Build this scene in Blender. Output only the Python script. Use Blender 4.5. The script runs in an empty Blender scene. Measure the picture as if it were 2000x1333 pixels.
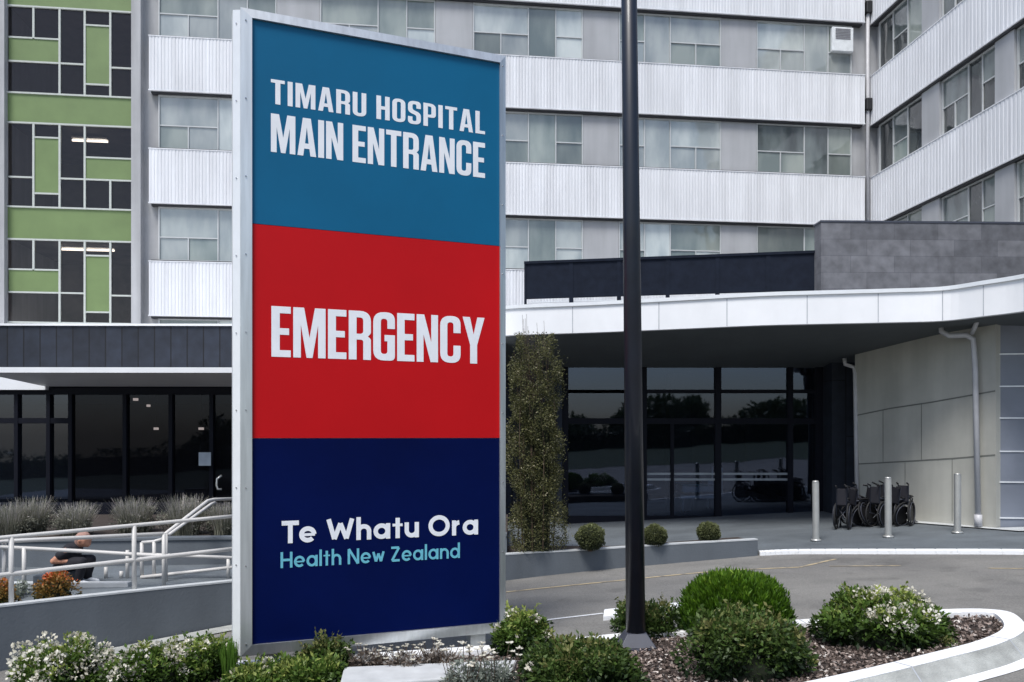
import bpy, math, random
import numpy as np
from mathutils import Vector, Matrix
R = math.radians
random.seed(7); rng = np.random.default_rng(7)
sc = bpy.context.scene
col = sc.collection
EYE, F, CX, HY = 1.9, 1600.0, 1000.0, 852.0      # eye height, focal length in photo pixels, principal column, horizon row
SL = 0.05                                        # cross fall of the ground towards the left

# ------------------------------------------------------------------ measuring helpers
def at(px, py, Y): return Vector(((px-CX)/F*Y, Y, EYE+(HY-py)/F*Y))
def gz(X, h=0.0): return SL*X+h
def gp(px, py, h=0.0):                           # point of the ground sheet (raised by h) seen at a pixel
    Y = (EYE-h)/((py-HY)/F+SL*(px-CX)/F)
    X = (px-CX)/F*Y
    return Vector((X, Y, gz(X, h)))
class Plane:                                     # vertical wall plane with local u (along), z
    def __init__(s, A, B):
        s.o = Vector((A[0], A[1])); d = Vector((B[0]-A[0], B[1]-A[1])); s.L = d.length; s.d = d.normalized()
        s.n = Vector((s.d.y, -s.d.x))            # towards the camera
    def u(s, px):
        k = (px-CX)/F                            # X = k Y
        return (k*s.o.y-s.o.x)/(s.d.x-k*s.d.y)
    def Y(s, px): return s.o.y+s.d.y*s.u(px)
    def z(s, px, py): return EYE+(HY-py)/F*s.Y(px)
    def p(s, u, z, out=0.0):
        q = s.o+s.d*u+s.n*out
        return Vector((q.x, q.y, z))

# ------------------------------------------------------------------ materials
def new_mat(name):
    m = bpy.data.materials.new(name); m.use_nodes = True
    nt = m.node_tree; b = nt.nodes['Principled BSDF']
    return m, nt, b
def mat(name, c, rough=0.6, metal=0.0, var=0.12, scale=6.0, bump=0.0, bscale=60.0, spec=0.5, stretch=(1,1,1), c2=None, coat=0.0, emit=None, lo=.3, hi=.7):
    m, nt, b = new_mat(name); N = nt.nodes; L = nt.links
    tc = N.new('ShaderNodeTexCoord'); mp = N.new('ShaderNodeMapping'); mp.inputs['Scale'].default_value = stretch
    L.new(tc.outputs['Object'], mp.inputs['Vector'])
    no = N.new('ShaderNodeTexNoise'); no.inputs['Scale'].default_value = scale; no.inputs['Detail'].default_value = 6; no.inputs['Roughness'].default_value = .6
    L.new(mp.outputs[0], no.inputs['Vector'])
    cr = N.new('ShaderNodeValToRGB')
    c = tuple(c)
    a = tuple(x*(1-var) for x in c) if c2 is None else c2
    d = tuple(min(1, x*(1+var)) for x in c)
    cr.color_ramp.elements[0].position = lo; cr.color_ramp.elements[0].color = (*a, 1)
    cr.color_ramp.elements[1].position = hi; cr.color_ramp.elements[1].color = (*d, 1)
    L.new(no.outputs['Fac'], cr.inputs['Fac']); L.new(cr.outputs[0], b.inputs['Base Color'])
    b.inputs['Roughness'].default_value = rough; b.inputs['Metallic'].default_value = metal
    b.inputs['Specular IOR Level'].default_value = spec; b.inputs['Coat Weight'].default_value = coat
    if bump:
        n2 = N.new('ShaderNodeTexNoise'); n2.inputs['Scale'].default_value = bscale; n2.inputs['Detail'].default_value = 5
        L.new(mp.outputs[0], n2.inputs['Vector'])
        bp = N.new('ShaderNodeBump'); bp.inputs['Strength'].default_value = bump; bp.inputs['Distance'].default_value = .02
        L.new(n2.outputs['Fac'], bp.inputs['Height']); L.new(bp.outputs[0], b.inputs['Normal'])
    if emit:
        b.inputs['Emission Color'].default_value = (*emit[0], 1); b.inputs['Emission Strength'].default_value = emit[1]
    return m
def glass(name, tint, refl=1.0, trans=0.3, rough=0.02, wob=.02, ior=1.5, rc=(.72,.85,1.2)):
    """tinted pane: lets 'trans' of the room behind through, reflects the surroundings by Fresnel"""
    m = bpy.data.materials.new(name); m.use_nodes = True; nt = m.node_tree; N = nt.nodes; L = nt.links; N.clear()
    out = N.new('ShaderNodeOutputMaterial'); tr = N.new('ShaderNodeBsdfTransparent'); tr.inputs[0].default_value = (*[t*trans for t in tint], 1)
    df = N.new('ShaderNodeBsdfDiffuse'); df.inputs[0].default_value = (*[t*.006 for t in tint], 1)
    gl = N.new('ShaderNodeBsdfGlossy'); gl.inputs['Roughness'].default_value = rough; gl.inputs[0].default_value = (refl*rc[0], refl*rc[1], refl*rc[2], 1)
    tc = N.new('ShaderNodeTexCoord'); no = N.new('ShaderNodeTexNoise'); no.inputs['Scale'].default_value = .9
    L.new(tc.outputs['Object'], no.inputs['Vector'])
    bp = N.new('ShaderNodeBump'); bp.inputs['Strength'].default_value = wob; bp.inputs['Distance'].default_value = .3; L.new(no.outputs['Fac'], bp.inputs['Height']); L.new(bp.outputs[0], gl.inputs['Normal'])
    fr = N.new('ShaderNodeFresnel'); fr.inputs['IOR'].default_value = ior
    ad = N.new('ShaderNodeAddShader'); L.new(tr.outputs[0], ad.inputs[0]); L.new(df.outputs[0], ad.inputs[1])
    mx = N.new('ShaderNodeMixShader'); L.new(fr.outputs[0], mx.inputs[0]); L.new(ad.outputs[0], mx.inputs[1]); L.new(gl.outputs[0], mx.inputs[2])
    L.new(mx.outputs[0], out.inputs[0]); return m
def curtain_glass(name, base, base2, rough=.05, ior=2.1, sc_=(1,1,.35), scale=1.6):
    """window with pale blinds or a dim room right behind the pane; own tone comes from noise, reflection by Fresnel"""
    m, nt, b = new_mat(name); N = nt.nodes; L = nt.links
    tc = N.new('ShaderNodeTexCoord'); mp = N.new('ShaderNodeMapping'); mp.inputs['Scale'].default_value = sc_
    L.new(tc.outputs['Object'], mp.inputs[0])
    no = N.new('ShaderNodeTexNoise'); no.inputs['Scale'].default_value = scale; no.inputs['Detail'].default_value = 4; L.new(mp.outputs[0], no.inputs['Vector'])
    cr = N.new('ShaderNodeValToRGB'); cr.color_ramp.elements[0].position = .35; cr.color_ramp.elements[1].position = .65
    cr.color_ramp.elements[0].color = (*base, 1); cr.color_ramp.elements[1].color = (*base2, 1)
    L.new(no.outputs['Fac'], cr.inputs[0])
    oi = N.new('ShaderNodeObjectInfo'); mr = N.new('ShaderNodeMapRange'); mr.inputs['To Min'].default_value = .55; mr.inputs['To Max'].default_value = 1.15
    L.new(oi.outputs['Random'], mr.inputs['Value'])
    vm = N.new('ShaderNodeVectorMath'); vm.operation = 'SCALE'; L.new(cr.outputs[0], vm.inputs[0]); L.new(mr.outputs[0], vm.inputs['Scale'])
    L.new(vm.outputs[0], b.inputs['Base Color'])
    b.inputs['Roughness'].default_value = rough; b.inputs['IOR'].default_value = ior
    n3 = N.new('ShaderNodeTexNoise'); n3.inputs['Scale'].default_value = .8; L.new(tc.outputs['Object'], n3.inputs['Vector'])
    bp = N.new('ShaderNodeBump'); bp.inputs['Strength'].default_value = .12; bp.inputs['Distance'].default_value = .3; L.new(n3.outputs['Fac'], bp.inputs['Height']); L.new(bp.outputs[0], b.inputs['Normal'])
    return m
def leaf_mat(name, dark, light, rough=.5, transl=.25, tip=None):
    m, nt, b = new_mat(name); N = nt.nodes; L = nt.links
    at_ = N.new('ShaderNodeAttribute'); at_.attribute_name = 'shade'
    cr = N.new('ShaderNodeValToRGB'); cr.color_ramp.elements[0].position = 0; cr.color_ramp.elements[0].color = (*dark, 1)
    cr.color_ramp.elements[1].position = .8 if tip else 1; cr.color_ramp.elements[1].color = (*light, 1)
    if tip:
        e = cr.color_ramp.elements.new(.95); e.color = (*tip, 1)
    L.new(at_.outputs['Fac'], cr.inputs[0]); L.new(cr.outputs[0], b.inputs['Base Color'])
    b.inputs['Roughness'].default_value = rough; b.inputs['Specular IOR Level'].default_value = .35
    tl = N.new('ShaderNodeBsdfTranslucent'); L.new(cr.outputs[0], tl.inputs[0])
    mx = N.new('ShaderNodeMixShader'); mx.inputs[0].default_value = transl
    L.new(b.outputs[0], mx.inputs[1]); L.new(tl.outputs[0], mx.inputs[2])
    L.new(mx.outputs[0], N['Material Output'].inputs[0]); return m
def tile_mat(name, c, c2, mortar, bw, bh, rough=.7, vertical=False, msize=.01, plane_dir=None, bump=.3):
    """cladding tiles by Brick texture in wall coordinates (u from x,y ; v from z)"""
    m, nt, b = new_mat(name); N = nt.nodes; L = nt.links
    tc = N.new('ShaderNodeTexCoord'); sx = N.new('ShaderNodeSeparateXYZ'); L.new(tc.outputs['Object'], sx.inputs[0])
    d = plane_dir or (1, 0)
    m1 = N.new('ShaderNodeMath'); m1.operation = 'MULTIPLY'; m1.inputs[1].default_value = d[0]; L.new(sx.outputs[0], m1.inputs[0])
    m2 = N.new('ShaderNodeMath'); m2.operation = 'MULTIPLY_ADD'; m2.inputs[1].default_value = d[1]; L.new(sx.outputs[1], m2.inputs[0]); L.new(m1.outputs[0], m2.inputs[2])
    cb = N.new('ShaderNodeCombineXYZ')
    if vertical: L.new(sx.outputs[2], cb.inputs[0]); L.new(m2.outputs[0], cb.inputs[1])
    else: L.new(m2.outputs[0], cb.inputs[0]); L.new(sx.outputs[2], cb.inputs[1])
    br = N.new('ShaderNodeTexBrick'); br.inputs['Scale'].default_value = 1; br.inputs['Brick Width'].default_value = bw; br.inputs['Row Height'].default_value = bh
    br.inputs['Mortar Size'].default_value = msize; br.inputs['Color1'].default_value = (*c, 1); br.inputs['Color2'].default_value = (*c2, 1); br.inputs['Mortar'].default_value = (*mortar, 1)
    br.inputs['Bias'].default_value = 0; br.offset = .37
    L.new(cb.outputs[0], br.inputs['Vector'])
    no = N.new('ShaderNodeTexNoise'); no.inputs['Scale'].default_value = 5; no.inputs['Detail'].default_value = 8; L.new(tc.outputs['Object'], no.inputs['Vector'])
    mx = N.new('ShaderNodeMix'); mx.data_type = 'RGBA'; mx.blend_type = 'MULTIPLY'; mx.inputs[0].default_value = .8
    cr = N.new('ShaderNodeValToRGB'); cr.color_ramp.elements[0].position = .3; cr.color_ramp.elements[0].color = (.6,.6,.6,1); cr.color_ramp.elements[1].position = .7; cr.color_ramp.elements[1].color = (1.2,1.2,1.2,1)
    L.new(no.outputs['Fac'], cr.inputs[0]); L.new(br.outputs['Color'], mx.inputs[6]); L.new(cr.outputs[0], mx.inputs[7]); L.new(mx.outputs[2], b.inputs['Base Color'])
    b.inputs['Roughness'].default_value = rough
    bp = N.new('ShaderNodeBump'); bp.inputs['Strength'].default_value = bump; bp.inputs['Distance'].default_value = .02; L.new(br.outputs['Fac'], bp.inputs['Height']); bp.invert = True
    L.new(bp.outputs[0], b.inputs['Normal']); return m

M = {}
M['band'] = mat('white_cladding', (.74,.755,.79), .55, var=.07, scale=1.4, stretch=(2,2,.25), lo=.25, hi=.75)
M['band_shade'] = mat('painted_band_shade', (.03,.03,.035), .6)  # near-black colour painted in for the shade lines along the bands
M['wall'] = mat('pale_grey_render', (.42,.425,.44), .8, var=.08, scale=1.2, bump=.1)
M['pillar'] = mat('pale_grey_panel', (.40,.41,.43), .75, var=.06, scale=.8)
M['winframe'] = mat('white_window_frame', (.50,.52,.53), .5, var=.05)
M['pane_l'] = curtain_glass('curtained_window_glass', (.34,.385,.39), (.56,.60,.58))
M['pane_w'] = curtain_glass('dim_window_glass', (.07,.085,.09), (.22,.26,.26), ior=2.0)
M['pane_m'] = curtain_glass('grey_green_window_glass', (.16,.20,.195), (.34,.38,.35), scale=1.1, ior=1.9)
M['pane_d'] = curtain_glass('dark_window_glass', (.02,.025,.03), (.08,.09,.09), ior=1.9)
M['green'] = mat('green_cladding_panel', (.155,.225,.088), .5, var=.1, scale=1.2)
M['gframe'] = mat('pale_mullion', (.50,.53,.50), .5, var=.05)
M['gpane'] = glass('dark_stair_glass', (1.0,.92,.9), 1.0, .62, ior=1.5, wob=.02, rc=(1,.95,.97))
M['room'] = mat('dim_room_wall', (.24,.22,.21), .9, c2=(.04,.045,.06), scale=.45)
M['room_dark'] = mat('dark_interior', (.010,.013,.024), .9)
M['navy'] = tile_mat('dark_vertical_cladding', (.022,.029,.046), (.014,.019,.031), (.005,.006,.010), 3.0, .30, .8, vertical=True, msize=.012)
M['stone'] = tile_mat('grey_stone_tile', (.115,.118,.132), (.175,.178,.195), (.10,.10,.115), .83, .31, .85, msize=.004)
M['fascia'] = mat('white_fascia_metal', (.86,.87,.89), .35, var=.03, scale=2)
M['joint'] = mat('pale_joint', (.42,.44,.48), .7)
M['joint_c'] = mat('wall_joint', (.16,.165,.15), .8)
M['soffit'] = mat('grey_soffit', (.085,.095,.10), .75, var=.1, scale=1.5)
M['cream'] = mat('cream_wall_panel', (.46,.455,.41), .8, var=.10, scale=1.2, bump=.05)
M['greydoor'] = mat('grey_sheet_metal', (.20,.22,.265), .45, var=.1, scale=1.5)
M['eglass'] = glass('tinted_entrance_glass', (.6,.72,.95), 1.0, .62, ior=1.85, wob=.006, rc=(.70,.85,1.2))
M['pglass'] = glass('tinted_podium_glass', (.85,.85,1.0), .8, .34, ior=1.42, wob=.006)
M['darkframe'] = mat('black_window_frame', (.006,.007,.013), .6, spec=.15)
M['screen'] = mat('black_roof_screen', (.011,.015,.026), .9, var=.2, spec=.15)
M['pipe'] = mat('pale_pipe_paint', (.50,.50,.52), .45, var=.08)
M['alu'] = mat('brushed_aluminium', (.62,.65,.66), .34, metal=.75, var=.12, scale=3, stretch=(8,8,.5))
M['alu_w'] = mat('white_sign_edge', (.82,.84,.86), .35, metal=.2, var=.04)
M['teal'] = mat('teal_sign_face', (.003,.112,.235), .40, var=.12, scale=.9, spec=.22, lo=.2, hi=.8)
M['red'] = mat('red_sign_face', (.50,.003,.006), .42, var=.09, scale=.9, spec=.2, lo=.2, hi=.8)
M['blue'] = mat('navy_sign_face', (.0003,.0045,.052), .5, var=.3, scale=.9, spec=.07, lo=.2, hi=.8)
M['letter'] = mat('white_vinyl', (.82,.84,.88), .5, var=.04)
M['letter_t'] = mat('turquoise_vinyl', (.14,.48,.60), .45, var=.04)
M['post'] = mat('navy_black_paint', (.007,.011,.022), .42, var=.2, scale=5, coat=.15)
M['postbase'] = mat('dark_grey_steel', (.05,.055,.075), .5)
M['asphalt'] = mat('asphalt', (.225,.217,.200), .9, var=.12, scale=.8, bump=.5, bscale=260, c2=(.175,.170,.162))
M['path'] = mat('dark_paving', (.125,.143,.158), .85, var=.2, scale=1.5, bump=.3, bscale=200)
M['grass_far'] = mat('far_ground', (.10,.11,.09), .9)
M['added_ground'] = mat('dark_added_ground', (.028,.042,.014), .95, var=.3, scale=1.5)  # for the ground added behind the viewer, dark for the glass reflection
M['kerb'] = mat('painted_white_kerb', (.80,.81,.82), .7, var=.05, scale=7, bump=.3, bscale=60, c2=(.60,.60,.58), lo=.25, hi=.42)
M['kerbside'] = mat('weathered_kerb_side', (.40,.41,.39), .85, var=.2, scale=6, bump=.5, bscale=70)
M['paint'] = mat('white_road_paint', (.72,.73,.74), .7, var=.12, scale=12)
M['ypaint'] = mat('worn_yellow_paint', (.42,.34,.21), .8, var=.2, scale=8, c2=(.2,.18,.15), lo=.35, hi=.55)
M['retain'] = mat('slate_grey_painted_wall', (.118,.134,.152), .8, var=.07, scale=1.2, bump=.15, bscale=40)
M['coping'] = mat('pale_concrete_coping', (.50,.52,.53), .8, var=.12)
M['rail'] = mat('pale_painted_rail', (.60,.585,.565), .45, var=.06)
M['soil'] = mat('dark_soil', (.05,.038,.032), .95, var=.3, scale=14, bump=.8, bscale=60)
M['chip'] = leaf_mat('bark_chip', (.045,.03,.024), (.34,.27,.235), .85, 0, tip=(.68,.63,.58))
M['stem'] = mat('woody_stem', (.09,.06,.04), .9)
M['leaf'] = leaf_mat('hebe_leaf', (.008,.022,.004), (.105,.185,.030), tip=(.27,.32,.08))
M['leafb'] = leaf_mat('mixed_leaf', (.008,.022,.005), (.080,.135,.028), tip=(.20,.20,.07))
M['cedar'] = leaf_mat('bright_green_needle', (.006,.030,.002), (.10,.21,.012), tip=(.19,.30,.03))
M['topiary'] = leaf_mat('olive_clipped_leaf', (.02,.03,.012), (.22,.24,.10))
M['vine'] = leaf_mat('dry_olive_leaf', (.022,.026,.010), (.19,.19,.075), tip=(.42,.38,.25))
M['lav'] = leaf_mat('grey_lavender_leaf', (.05,.055,.045), (.30,.30,.23), tip=(.50,.46,.44))
M['orange'] = leaf_mat('orange_red_leaf', (.03,.05,.01), (.32,.17,.04), tip=(.62,.13,.04))
M['silver'] = leaf_mat('silver_leaf', (.10,.12,.09), (.42,.46,.40), tip=(.6,.62,.58))
M['dry'] = leaf_mat('dried_brown_leaf', (.02,.015,.012), (.20,.16,.13), tip=(.5,.48,.45))
M['petal'] = leaf_mat('white_petal', (.42,.39,.28), (.80,.77,.68), .6, .2)
M['spear'] = leaf_mat('green_blade', (.02,.05,.008), (.12,.24,.03))
M['treeleaf'] = leaf_mat('tree_leaf', (.01,.018,.006), (.06,.09,.03))
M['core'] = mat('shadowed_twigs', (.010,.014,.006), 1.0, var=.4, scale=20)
M['steel'] = mat('brushed_steel', (.55,.55,.53), .35, metal=.6, var=.08)
M['black'] = mat('black_plastic', (.012,.012,.014), .5)
M['rubber'] = mat('black_rubber', (.015,.015,.016), .8)
M['chrome'] = mat('chrome_tube', (.5,.5,.52), .25, metal=.9)
M['skin'] = mat('skin', (.52,.25,.16), .55, var=.06)
M['hair'] = mat('reddish_fair_hair', (.36,.21,.17), .85, var=.15, scale=30)
M['cloth_b'] = mat('black_fabric', (.012,.012,.018), .85)
M['shoe'] = mat('white_shoe', (.7,.72,.75), .6)
M['bedsheet'] = mat('pale_bed_linen', (.65,.7,.72), .8)
M['teal_cloth'] = mat('teal_blanket', (.05,.28,.30), .8)
M['lamp'] = mat('lit_ceiling_lamp', (.9,.9,.85), .5, emit=((1,.93,.8), 3.0))
M['dot'] = mat('lit_downlight', (.9,.9,.85), .5, emit=((1,.85,.7), 1.2))
M['paper'] = mat('notice_paper', (.35,.4,.45), .7)
M['acw'] = mat('white_appliance', (.75,.78,.8), .5)
M['acg'] = mat('grey_grille', (.2,.2,.22), .6)
M['manif'] = mat('frosted_stripe', (.30,.33,.36), .6)

def overlay(m, sc_, stretch, lo, hi, p0=.35, p1=.65, detail=6):
    """multiply the base colour by a second noise (dirt runs, patches, speckle)"""
    nt = m.node_tree; N = nt.nodes; L = nt.links; b = N['Principled BSDF']; src = b.inputs['Base Color'].links[0].from_socket
    tc = N.new('ShaderNodeTexCoord'); mp = N.new('ShaderNodeMapping'); mp.inputs['Scale'].default_value = stretch; L.new(tc.outputs['Object'], mp.inputs[0])
    no = N.new('ShaderNodeTexNoise'); no.inputs['Scale'].default_value = sc_; no.inputs['Detail'].default_value = detail; L.new(mp.outputs[0], no.inputs['Vector'])
    cr = N.new('ShaderNodeValToRGB'); cr.color_ramp.elements[0].position = p0; cr.color_ramp.elements[0].color = (lo,lo,lo,1); cr.color_ramp.elements[1].position = p1; cr.color_ramp.elements[1].color = (hi,hi,hi,1)
    L.new(no.outputs['Fac'], cr.inputs[0]); mx = N.new('ShaderNodeMix'); mx.data_type = 'RGBA'; mx.blend_type = 'MULTIPLY'; mx.inputs[0].default_value = 1
    L.new(src, mx.inputs[6]); L.new(cr.outputs[0], mx.inputs[7]); L.new(mx.outputs[2], b.inputs['Base Color'])
overlay(M['band'], 1.0, (5,5,.22), .90, 1.03); overlay(M['band'], .35, (1,1,1), .94, 1.04)
overlay(M['wall'], 1.0, (3,3,.25), .82, 1.05); overlay(M['pillar'], 1.0, (3,3,.3), .90, 1.04)
overlay(M['asphalt'], 60, (1,1,1), .86, 1.14, .4, .6, 8); overlay(M['asphalt'], .9, (.35,1.6,1), .84, 1.06); overlay(M['asphalt'], 2.2, (1,1,1), .80, 1.02, .30, .42)
overlay(M['path'], 50, (1,1,1), .9, 1.1, .4, .6); overlay(M['path'], .8, (.4,1.5,1), .8, 1.08)
overlay(M['retain'], 1.0, (2.5,2.5,.5), .88, 1.05); overlay(M['cream'], 1.0, (3,3,.3), .88, 1.04); overlay(M['kerbside'], 2.0, (1,1,4), .75, 1.05)
overlay(M['fascia'], .8, (2,2,.5), .95, 1.02); overlay(M['greydoor'], .8, (1,1,2), .88, 1.06); overlay(M['alu'], 2, (1,1,.3), .88, 1.05)

# ------------------------------------------------------------------ mesh helpers
class MB:
    def __init__(s): s.v = []; s.f = []
    def add(s, vs, fs):
        o = len(s.v); s.v += [tuple(v) for v in vs]; s.f += [tuple(i+o for i in f) for f in fs]
    def hexa(s, b, t):                            # bottom 4 points, top 4 points (same order)
        s.add(list(b)+list(t), [(3,2,1,0),(4,5,6,7),(0,1,5,4),(1,2,6,5),(2,3,7,6),(3,0,4,7)])
    def box(s, x0, x1, y0, y1, z0, z1):
        s.hexa([(x0,y0,z0),(x1,y0,z0),(x1,y1,z0),(x0,y1,z0)], [(x0,y0,z1),(x1,y0,z1),(x1,y1,z1),(x0,y1,z1)])
    def wbox(s, P, u0, u1, z0, z1, o0, o1):       # box on a wall plane, o0..o1 = distance out of the wall
        s.hexa([P.p(u0,z0,o1),P.p(u1,z0,o1),P.p(u1,z0,o0),P.p(u0,z0,o0)], [P.p(u0,z1,o1),P.p(u1,z1,o1),P.p(u1,z1,o0),P.p(u0,z1,o0)])
    def tube(s, pts, r, n=10, cap=True, r2=None):
        pts = [Vector(p) for p in pts]; k = len(pts); rings = []
        up = None
        for i, p in enumerate(pts):
            if i == 0: t = (pts[1]-p).normalized()
            elif i == k-1: t = (p-pts[i-1]).normalized()
            else: t = ((pts[i+1]-p).normalized()+(p-pts[i-1]).normalized()).normalized()
            if up is None:
                up = Vector((0,0,1)) if abs(t.z) < .9 else Vector((1,0,0))
            a = t.cross(up).normalized(); b = a.cross(t).normalized(); up = b
            rr = r if r2 is None else r+(r2-r)*i/(k-1)
            rings.append([p+a*(rr*math.cos(2*math.pi*j/n))+b*(rr*math.sin(2*math.pi*j/n)) for j in range(n)])
        vs = [v for g in rings for v in g]; fs = []
        for i in range(k-1):
            for j in range(n):
                fs.append((i*n+j, i*n+(j+1)%n, (i+1)*n+(j+1)%n, (i+1)*n+j))
        if cap: fs.append(tuple(range(n))[::-1]); fs.append(tuple((k-1)*n+j for j in range(n)))
        s.add(vs, fs)
    def build(s, name, m, parent=None, smooth=False, bevel=0.0, loc=None):
        me = bpy.data.meshes.new(name); me.from_pydata(s.v, [], s.f); me.validate(); me.update()
        me.materials.append(m)
        if smooth:
            for p in me.polygons: p.use_smooth = True
        o = bpy.data.objects.new(name, me); col.objects.link(o)
        if parent:
            o.parent = parent; o.matrix_parent_inverse = PM[parent.name] if parent.name in PM else Matrix()
        if bevel:
            bv = o.modifiers.new('bevel', 'BEVEL'); bv.width = bevel; bv.segments = 2; bv.limit_method = 'ANGLE'; bv.angle_limit = R(40)
        return o
PM = {}
def empty(name, loc, rz=0):
    o = bpy.data.objects.new(name, None); col.objects.link(o); o.location = loc; o.rotation_euler = (0,0,rz); o.empty_display_size = .2
    return o
def tag(o, label=None, cat=None, group=None, kind=None):
    if label: o['label'] = label
    if cat: o['category'] = cat
    if group: o['group'] = group
    if kind: o['kind'] = kind
    return o
def thing(name, label, cat, loc, group=None):     # parts are given in WORLD coordinates
    o = empty(name, loc); tag(o, label, cat, group); PM[o.name] = Matrix.Translation(-Vector(loc)); return o
def lthing(name, label, cat, loc, rz=0, group=None):   # parts are given in the thing's own coordinates
    o = empty(name, loc, rz); tag(o, label, cat, group); return o
def copy_tree(o, parent=None):
    c = o.copy(); col.objects.link(c)
    if parent: c.parent = parent; c.matrix_parent_inverse = o.matrix_parent_inverse.copy()
    for ch in [x for x in bpy.data.objects if x.parent == o]: copy_tree(ch, c)
    return c
def polysheet(pts, name, m, thick=0, parent=None):
    b = MB(); n = len(pts)
    if thick:
        vs = [Vector(p) for p in pts]+[Vector(p)-Vector((0,0,thick)) for p in pts]
        fs = [tuple(range(n)), tuple(range(2*n-1, n-1, -1))]+[(i, n+i, n+(i+1)%n, (i+1)%n) for i in range(n)]
        b.add(vs, fs)
    else: b.add(pts, [tuple(range(n))])
    return b.build(name, m, parent)
def smooth_path(P, n=8, closed=False):            # Catmull-Rom through points
    P = [Vector(p) for p in P]; out = []; k = len(P)
    rng_ = range(k if closed else k-1)
    for i in rng_:
        p1, p2 = P[i], P[(i+1)%k]
        p0 = P[i-1] if (closed or i > 0) else p1*2-p2
        p3 = P[(i+2)%k] if (closed or i+2 < k) else p2*2-p1
        for j in range(n):
            t = j/n
            out.append(.5*((2*p1)+(p2-p0)*t+(2*p0-5*p1+4*p2-p3)*t*t+(3*p1-p0-3*p2+p3)*t**3))
    if not closed: out.append(P[-1])
    return out

# ------------------------------------------------------------------ foliage
def set_shade(me, vals):                          # one value per face, spread to its corners
    a = me.attributes.new('shade', 'FLOAT', 'FACE'); a.data.foreach_set('value', np.asarray(vals, dtype=np.float32))
def leaves(name, pts, nrm, size, m, parent, shade, aspect=2.2, jitter=.9, loc=(0,0,0), droop=0.0):
    """one diamond leaf of two triangles per point"""
    n = len(pts); d = nrm+rng.normal(0, jitter, (n,3)); d[:,2] -= droop; d /= np.linalg.norm(d, axis=1)[:,None]+1e-9
    r = rng.normal(0, 1, (n,3)); s = np.cross(d, r); s /= np.linalg.norm(s, axis=1)[:,None]+1e-9
    L = size*rng.uniform(.6, 1.4, n)[:,None]; W = L/aspect
    up = np.cross(s, d)
    A = pts; B = pts+d*L*.5+s*W*.5+up*W*.12; C = pts+d*L; D = pts+d*L*.5-s*W*.5+up*W*.12
    V = np.stack([A,B,C,D], 1).reshape(-1,3)-np.array(loc)
    me = bpy.data.meshes.new(name)
    me.vertices.add(4*n); me.vertices.foreach_set('co', V.ravel())
    me.loops.add(4*n); me.loops.foreach_set('vertex_index', np.arange(4*n, dtype=np.int32))
    me.polygons.add(n); me.polygons.foreach_set('loop_start', np.arange(0, 4*n, 4, dtype=np.int32)); me.polygons.foreach_set('loop_total', np.full(n, 4, dtype=np.int32))
    me.update(calc_edges=True); set_shade(me, np.clip(shade, 0, 1)); me.materials.append(m)
    o = bpy.data.objects.new(name, me); col.objects.link(o); o.parent = parent
    return o
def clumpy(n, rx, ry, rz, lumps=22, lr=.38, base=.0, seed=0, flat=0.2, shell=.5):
    """points in clumps spread over a dome; returns pts (local, base z=0), outward normal, shade tone, painted lighter on top and upper sides"""
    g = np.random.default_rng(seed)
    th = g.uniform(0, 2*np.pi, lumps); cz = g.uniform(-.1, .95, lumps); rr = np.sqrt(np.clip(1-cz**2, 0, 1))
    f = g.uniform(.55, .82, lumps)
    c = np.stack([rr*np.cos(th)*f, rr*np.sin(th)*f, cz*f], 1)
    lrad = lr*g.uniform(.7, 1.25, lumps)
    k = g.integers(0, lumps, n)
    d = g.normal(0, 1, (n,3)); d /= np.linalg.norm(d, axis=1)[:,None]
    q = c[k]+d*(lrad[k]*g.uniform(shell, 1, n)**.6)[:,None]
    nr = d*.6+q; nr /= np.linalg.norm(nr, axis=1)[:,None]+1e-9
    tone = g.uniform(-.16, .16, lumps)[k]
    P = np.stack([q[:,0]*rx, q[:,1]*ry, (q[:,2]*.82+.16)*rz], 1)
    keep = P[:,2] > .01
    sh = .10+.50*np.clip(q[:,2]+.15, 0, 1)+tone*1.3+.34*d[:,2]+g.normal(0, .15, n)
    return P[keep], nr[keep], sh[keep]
def core_mesh(rx, ry, rz, name, parent, m=None, seed=0, k=.72):
    g = random.Random(seed); b = MB(); nu, nv = 14, 8; vs = []; fs = []
    for j in range(nv+1):
        ph = math.pi/2*j/nv
        for i in range(nu):
            t = 2*math.pi*i/nu; w = k*(1+g.uniform(-.12, .12))
            vs.append((rx*w*math.cos(t)*math.cos(ph)*.98, ry*w*math.sin(t)*math.cos(ph)*.98, rz*w*math.sin(ph)))
    for j in range(nv):
        for i in range(nu): fs.append((j*nu+i, j*nu+(i+1)%nu, (j+1)*nu+(i+1)%nu, (j+1)*nu+i))
    b.add(vs, fs); return b.build(name, m or M['core'], parent, smooth=True)
def flower_heads(pts, nrm, rad, parent, seed=0, m=None, petals=34, psize=.026, name='flowers'):
    """each head a small dome of petals"""
    g = np.random.default_rng(seed); P = []; Nn = []; S = []
    for p, nn in zip(pts, nrm):
        r = rad*g.uniform(.6, 1.25)
        d = g.normal(0, 1, (petals,3)); d /= np.linalg.norm(d, axis=1)[:,None]; d[np.sum(d*nn, 1) < -.2] *= -1
        P.append(p+nn*.01+d*r*np.array([1,1,.75])); Nn.append(d); S.append(np.full(petals, g.uniform(.4, .95))+g.normal(0, .18, petals))
    return leaves(name, np.concatenate(P), np.concatenate(Nn), psize, m or M['petal'], parent, np.concatenate(S), aspect=1.2, jitter=.5)
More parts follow.
